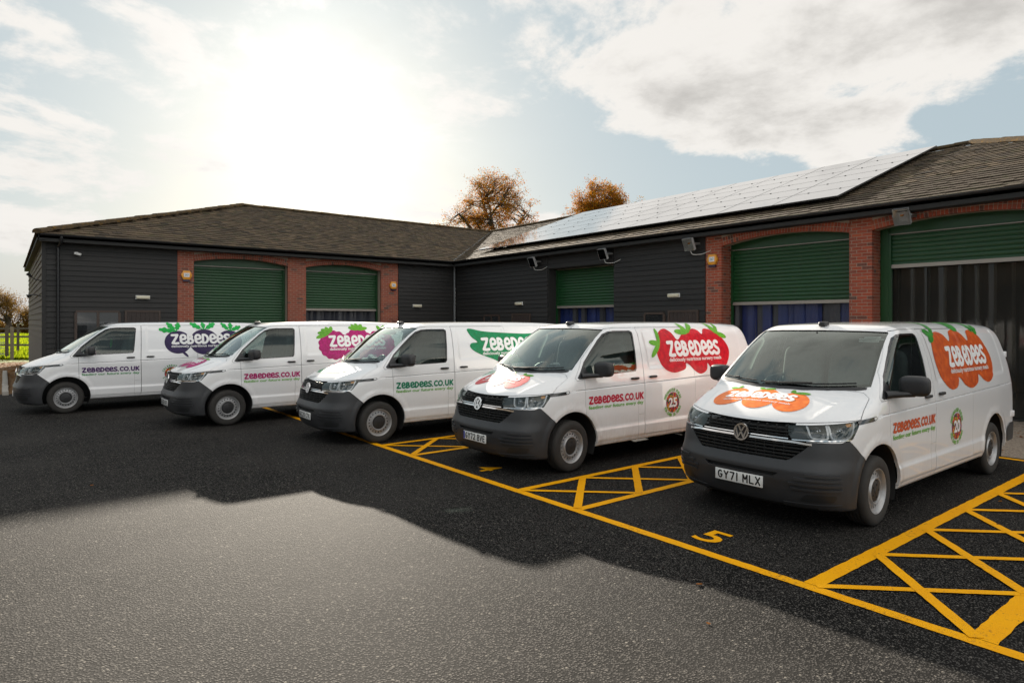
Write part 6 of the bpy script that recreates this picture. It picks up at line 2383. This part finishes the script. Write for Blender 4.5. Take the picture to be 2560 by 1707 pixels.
def build_driver(van):
    # frame as in the van: x towards the tail, y to the driver's side, z up
    root = empty('person'); tag(root, 'person in black cap and dark jacket with green trim, sitting in the beetroot van', 'person')
    y = .44
    J = {'pelvis': ((2.00, y, 1.13), .15), 'waist': ((2.03, y, 1.27), .145), 'chest': ((2.04, y, 1.45), .165), 'neckb': ((2.02, y, 1.585), .075), 'neck': ((2.00, y, 1.63), .058),
         'sl': ((2.03, y - .17, 1.53), .075), 'el': ((1.86, y - .24, 1.29), .055), 'wl': ((1.64, y - .17, 1.25), .036),
         'sr': ((2.03, y + .17, 1.53), .075), 'er': ((1.86, y + .24, 1.29), .055), 'wr': ((1.64, y + .17, 1.25), .036),
         'hl': ((1.97, y - .10, 1.10), .105), 'kl': ((1.56, y - .13, 1.12), .075), 'al': ((1.44, y - .13, .72), .05), 'tl': ((1.32, y - .13, .68), .04),
         'hr': ((1.97, y + .10, 1.10), .105), 'kr': ((1.56, y + .13, 1.12), .075), 'ar': ((1.44, y + .13, .72), .05), 'tr': ((1.32, y + .13, .68), .04)}
    E_ = [('pelvis', 'waist'), ('waist', 'chest'), ('chest', 'neckb'), ('neckb', 'neck'), ('chest', 'sl'), ('sl', 'el'), ('el', 'wl'), ('chest', 'sr'), ('sr', 'er'), ('er', 'wr'),
          ('pelvis', 'hl'), ('hl', 'kl'), ('kl', 'al'), ('al', 'tl'), ('pelvis', 'hr'), ('hr', 'kr'), ('kr', 'ar'), ('ar', 'tr')]
    skin_body('body', J, E_, M['darkcloth'], root)
    # head with brow, nose, chin and ears, looking ahead and slightly down
    hd = superbox((1.965, y, 1.735), (.098, .074, .118), .8, 28)
    hv = []
    for x, yy, z in hd.v:
        dx, dy, dz = x - 1.965, yy - y, z - 1.735
        if dz < 0: dy *= 1 + dz * 2.2; dx *= 1 + dz * .6
        if dx < -.06 and abs(dy) < .022 and -.035 < dz < .02: dx -= .022
        if dx < -.05 and -.02 < dz < .03 and .015 < abs(dy) < .045: dx += .010
        if dx < -.05 and dz < -.08: dx -= .012
        if abs(dz) < .03 and abs(dx - .01) < .03 and abs(dy) > .06: dy *= 1.16
        hv.append((1.965 + dx, y + dy, 1.735 + dz))
    hd.v = hv
    hd.build('head', M['skin'], root, smooth=60)
    cp_ = MB()
    cp_.lathe([(.100, 0), (.102, .02), (.094, .055), (.06, .085), (.001, .095)], 24, 'z', (1.975, y, 1.765))
    pts = [(1.965 - (.10 + .085 * math.cos(R(a))) * 1.0, y + .078 * math.sin(R(a)), 1.770 - .012 * math.cos(R(a))) for a in range(-80, 81, 16)]
    cp_.add(pts + [(p[0] * .35 + 1.93 * .65, p[1], 1.776) for p in pts], [(i, i + 1, len(pts) + i + 1, len(pts) + i) for i in range(len(pts) - 1)])
    cp_.build('cap', M['darkcloth'], root, smooth=60)
    vt = MB()
    vt.tube([(1.885, y - .055, 1.56), (1.875, y - .075, 1.45), (1.885, y - .075, 1.32)], [.012, .022, .020], 8)
    vt.tube([(1.885, y + .055, 1.56), (1.875, y + .075, 1.45), (1.885, y + .075, 1.32)], [.012, .022, .020], 8)
    vt.build('green_trim', M['hivis'], root, smooth=50)
    for sg in (-1, 1):
        w = Vector((1.64, y + sg * .17, 1.25))
        J = {'w': (tuple(w), .032), 'p': ((1.575, y + sg * .172, 1.262), (.020, .036)), 'k': ((1.545, y + sg * .172, 1.258), (.016, .036))}
        Ed = [('w', 'p'), ('p', 'k')]
        for f in range(4):
            o_ = (f - 1.5) * .018; L = (.9, 1.0, .95, .75)[f]
            J['a%d' % f] = ((1.52, y + sg * .172 + o_ * .5, 1.245 + o_), .009); J['b%d' % f] = ((1.505 + .0, y + sg * .172 + o_ * .5 + sg * .012, 1.225 + o_), .0085); J['c%d' % f] = ((1.52 + .012 * L, y + sg * .172 + sg * .02 + o_ * .5, 1.212 + o_), .0075)
            Ed += [('k', 'a%d' % f), ('a%d' % f, 'b%d' % f), ('b%d' % f, 'c%d' % f)]
        J['t1'] = ((1.575, y + sg * .13, 1.275), .011); J['t2'] = ((1.545, y + sg * .115, 1.268), .009); Ed += [('p', 't1'), ('t1', 't2')]
        skin_body('hand', J, Ed, M['skin'], root, 1)
    root.location = van.location; root.rotation_euler = van.rotation_euler
    return root


build_driver(vans[1])
print('scene built', time.time() - T0)
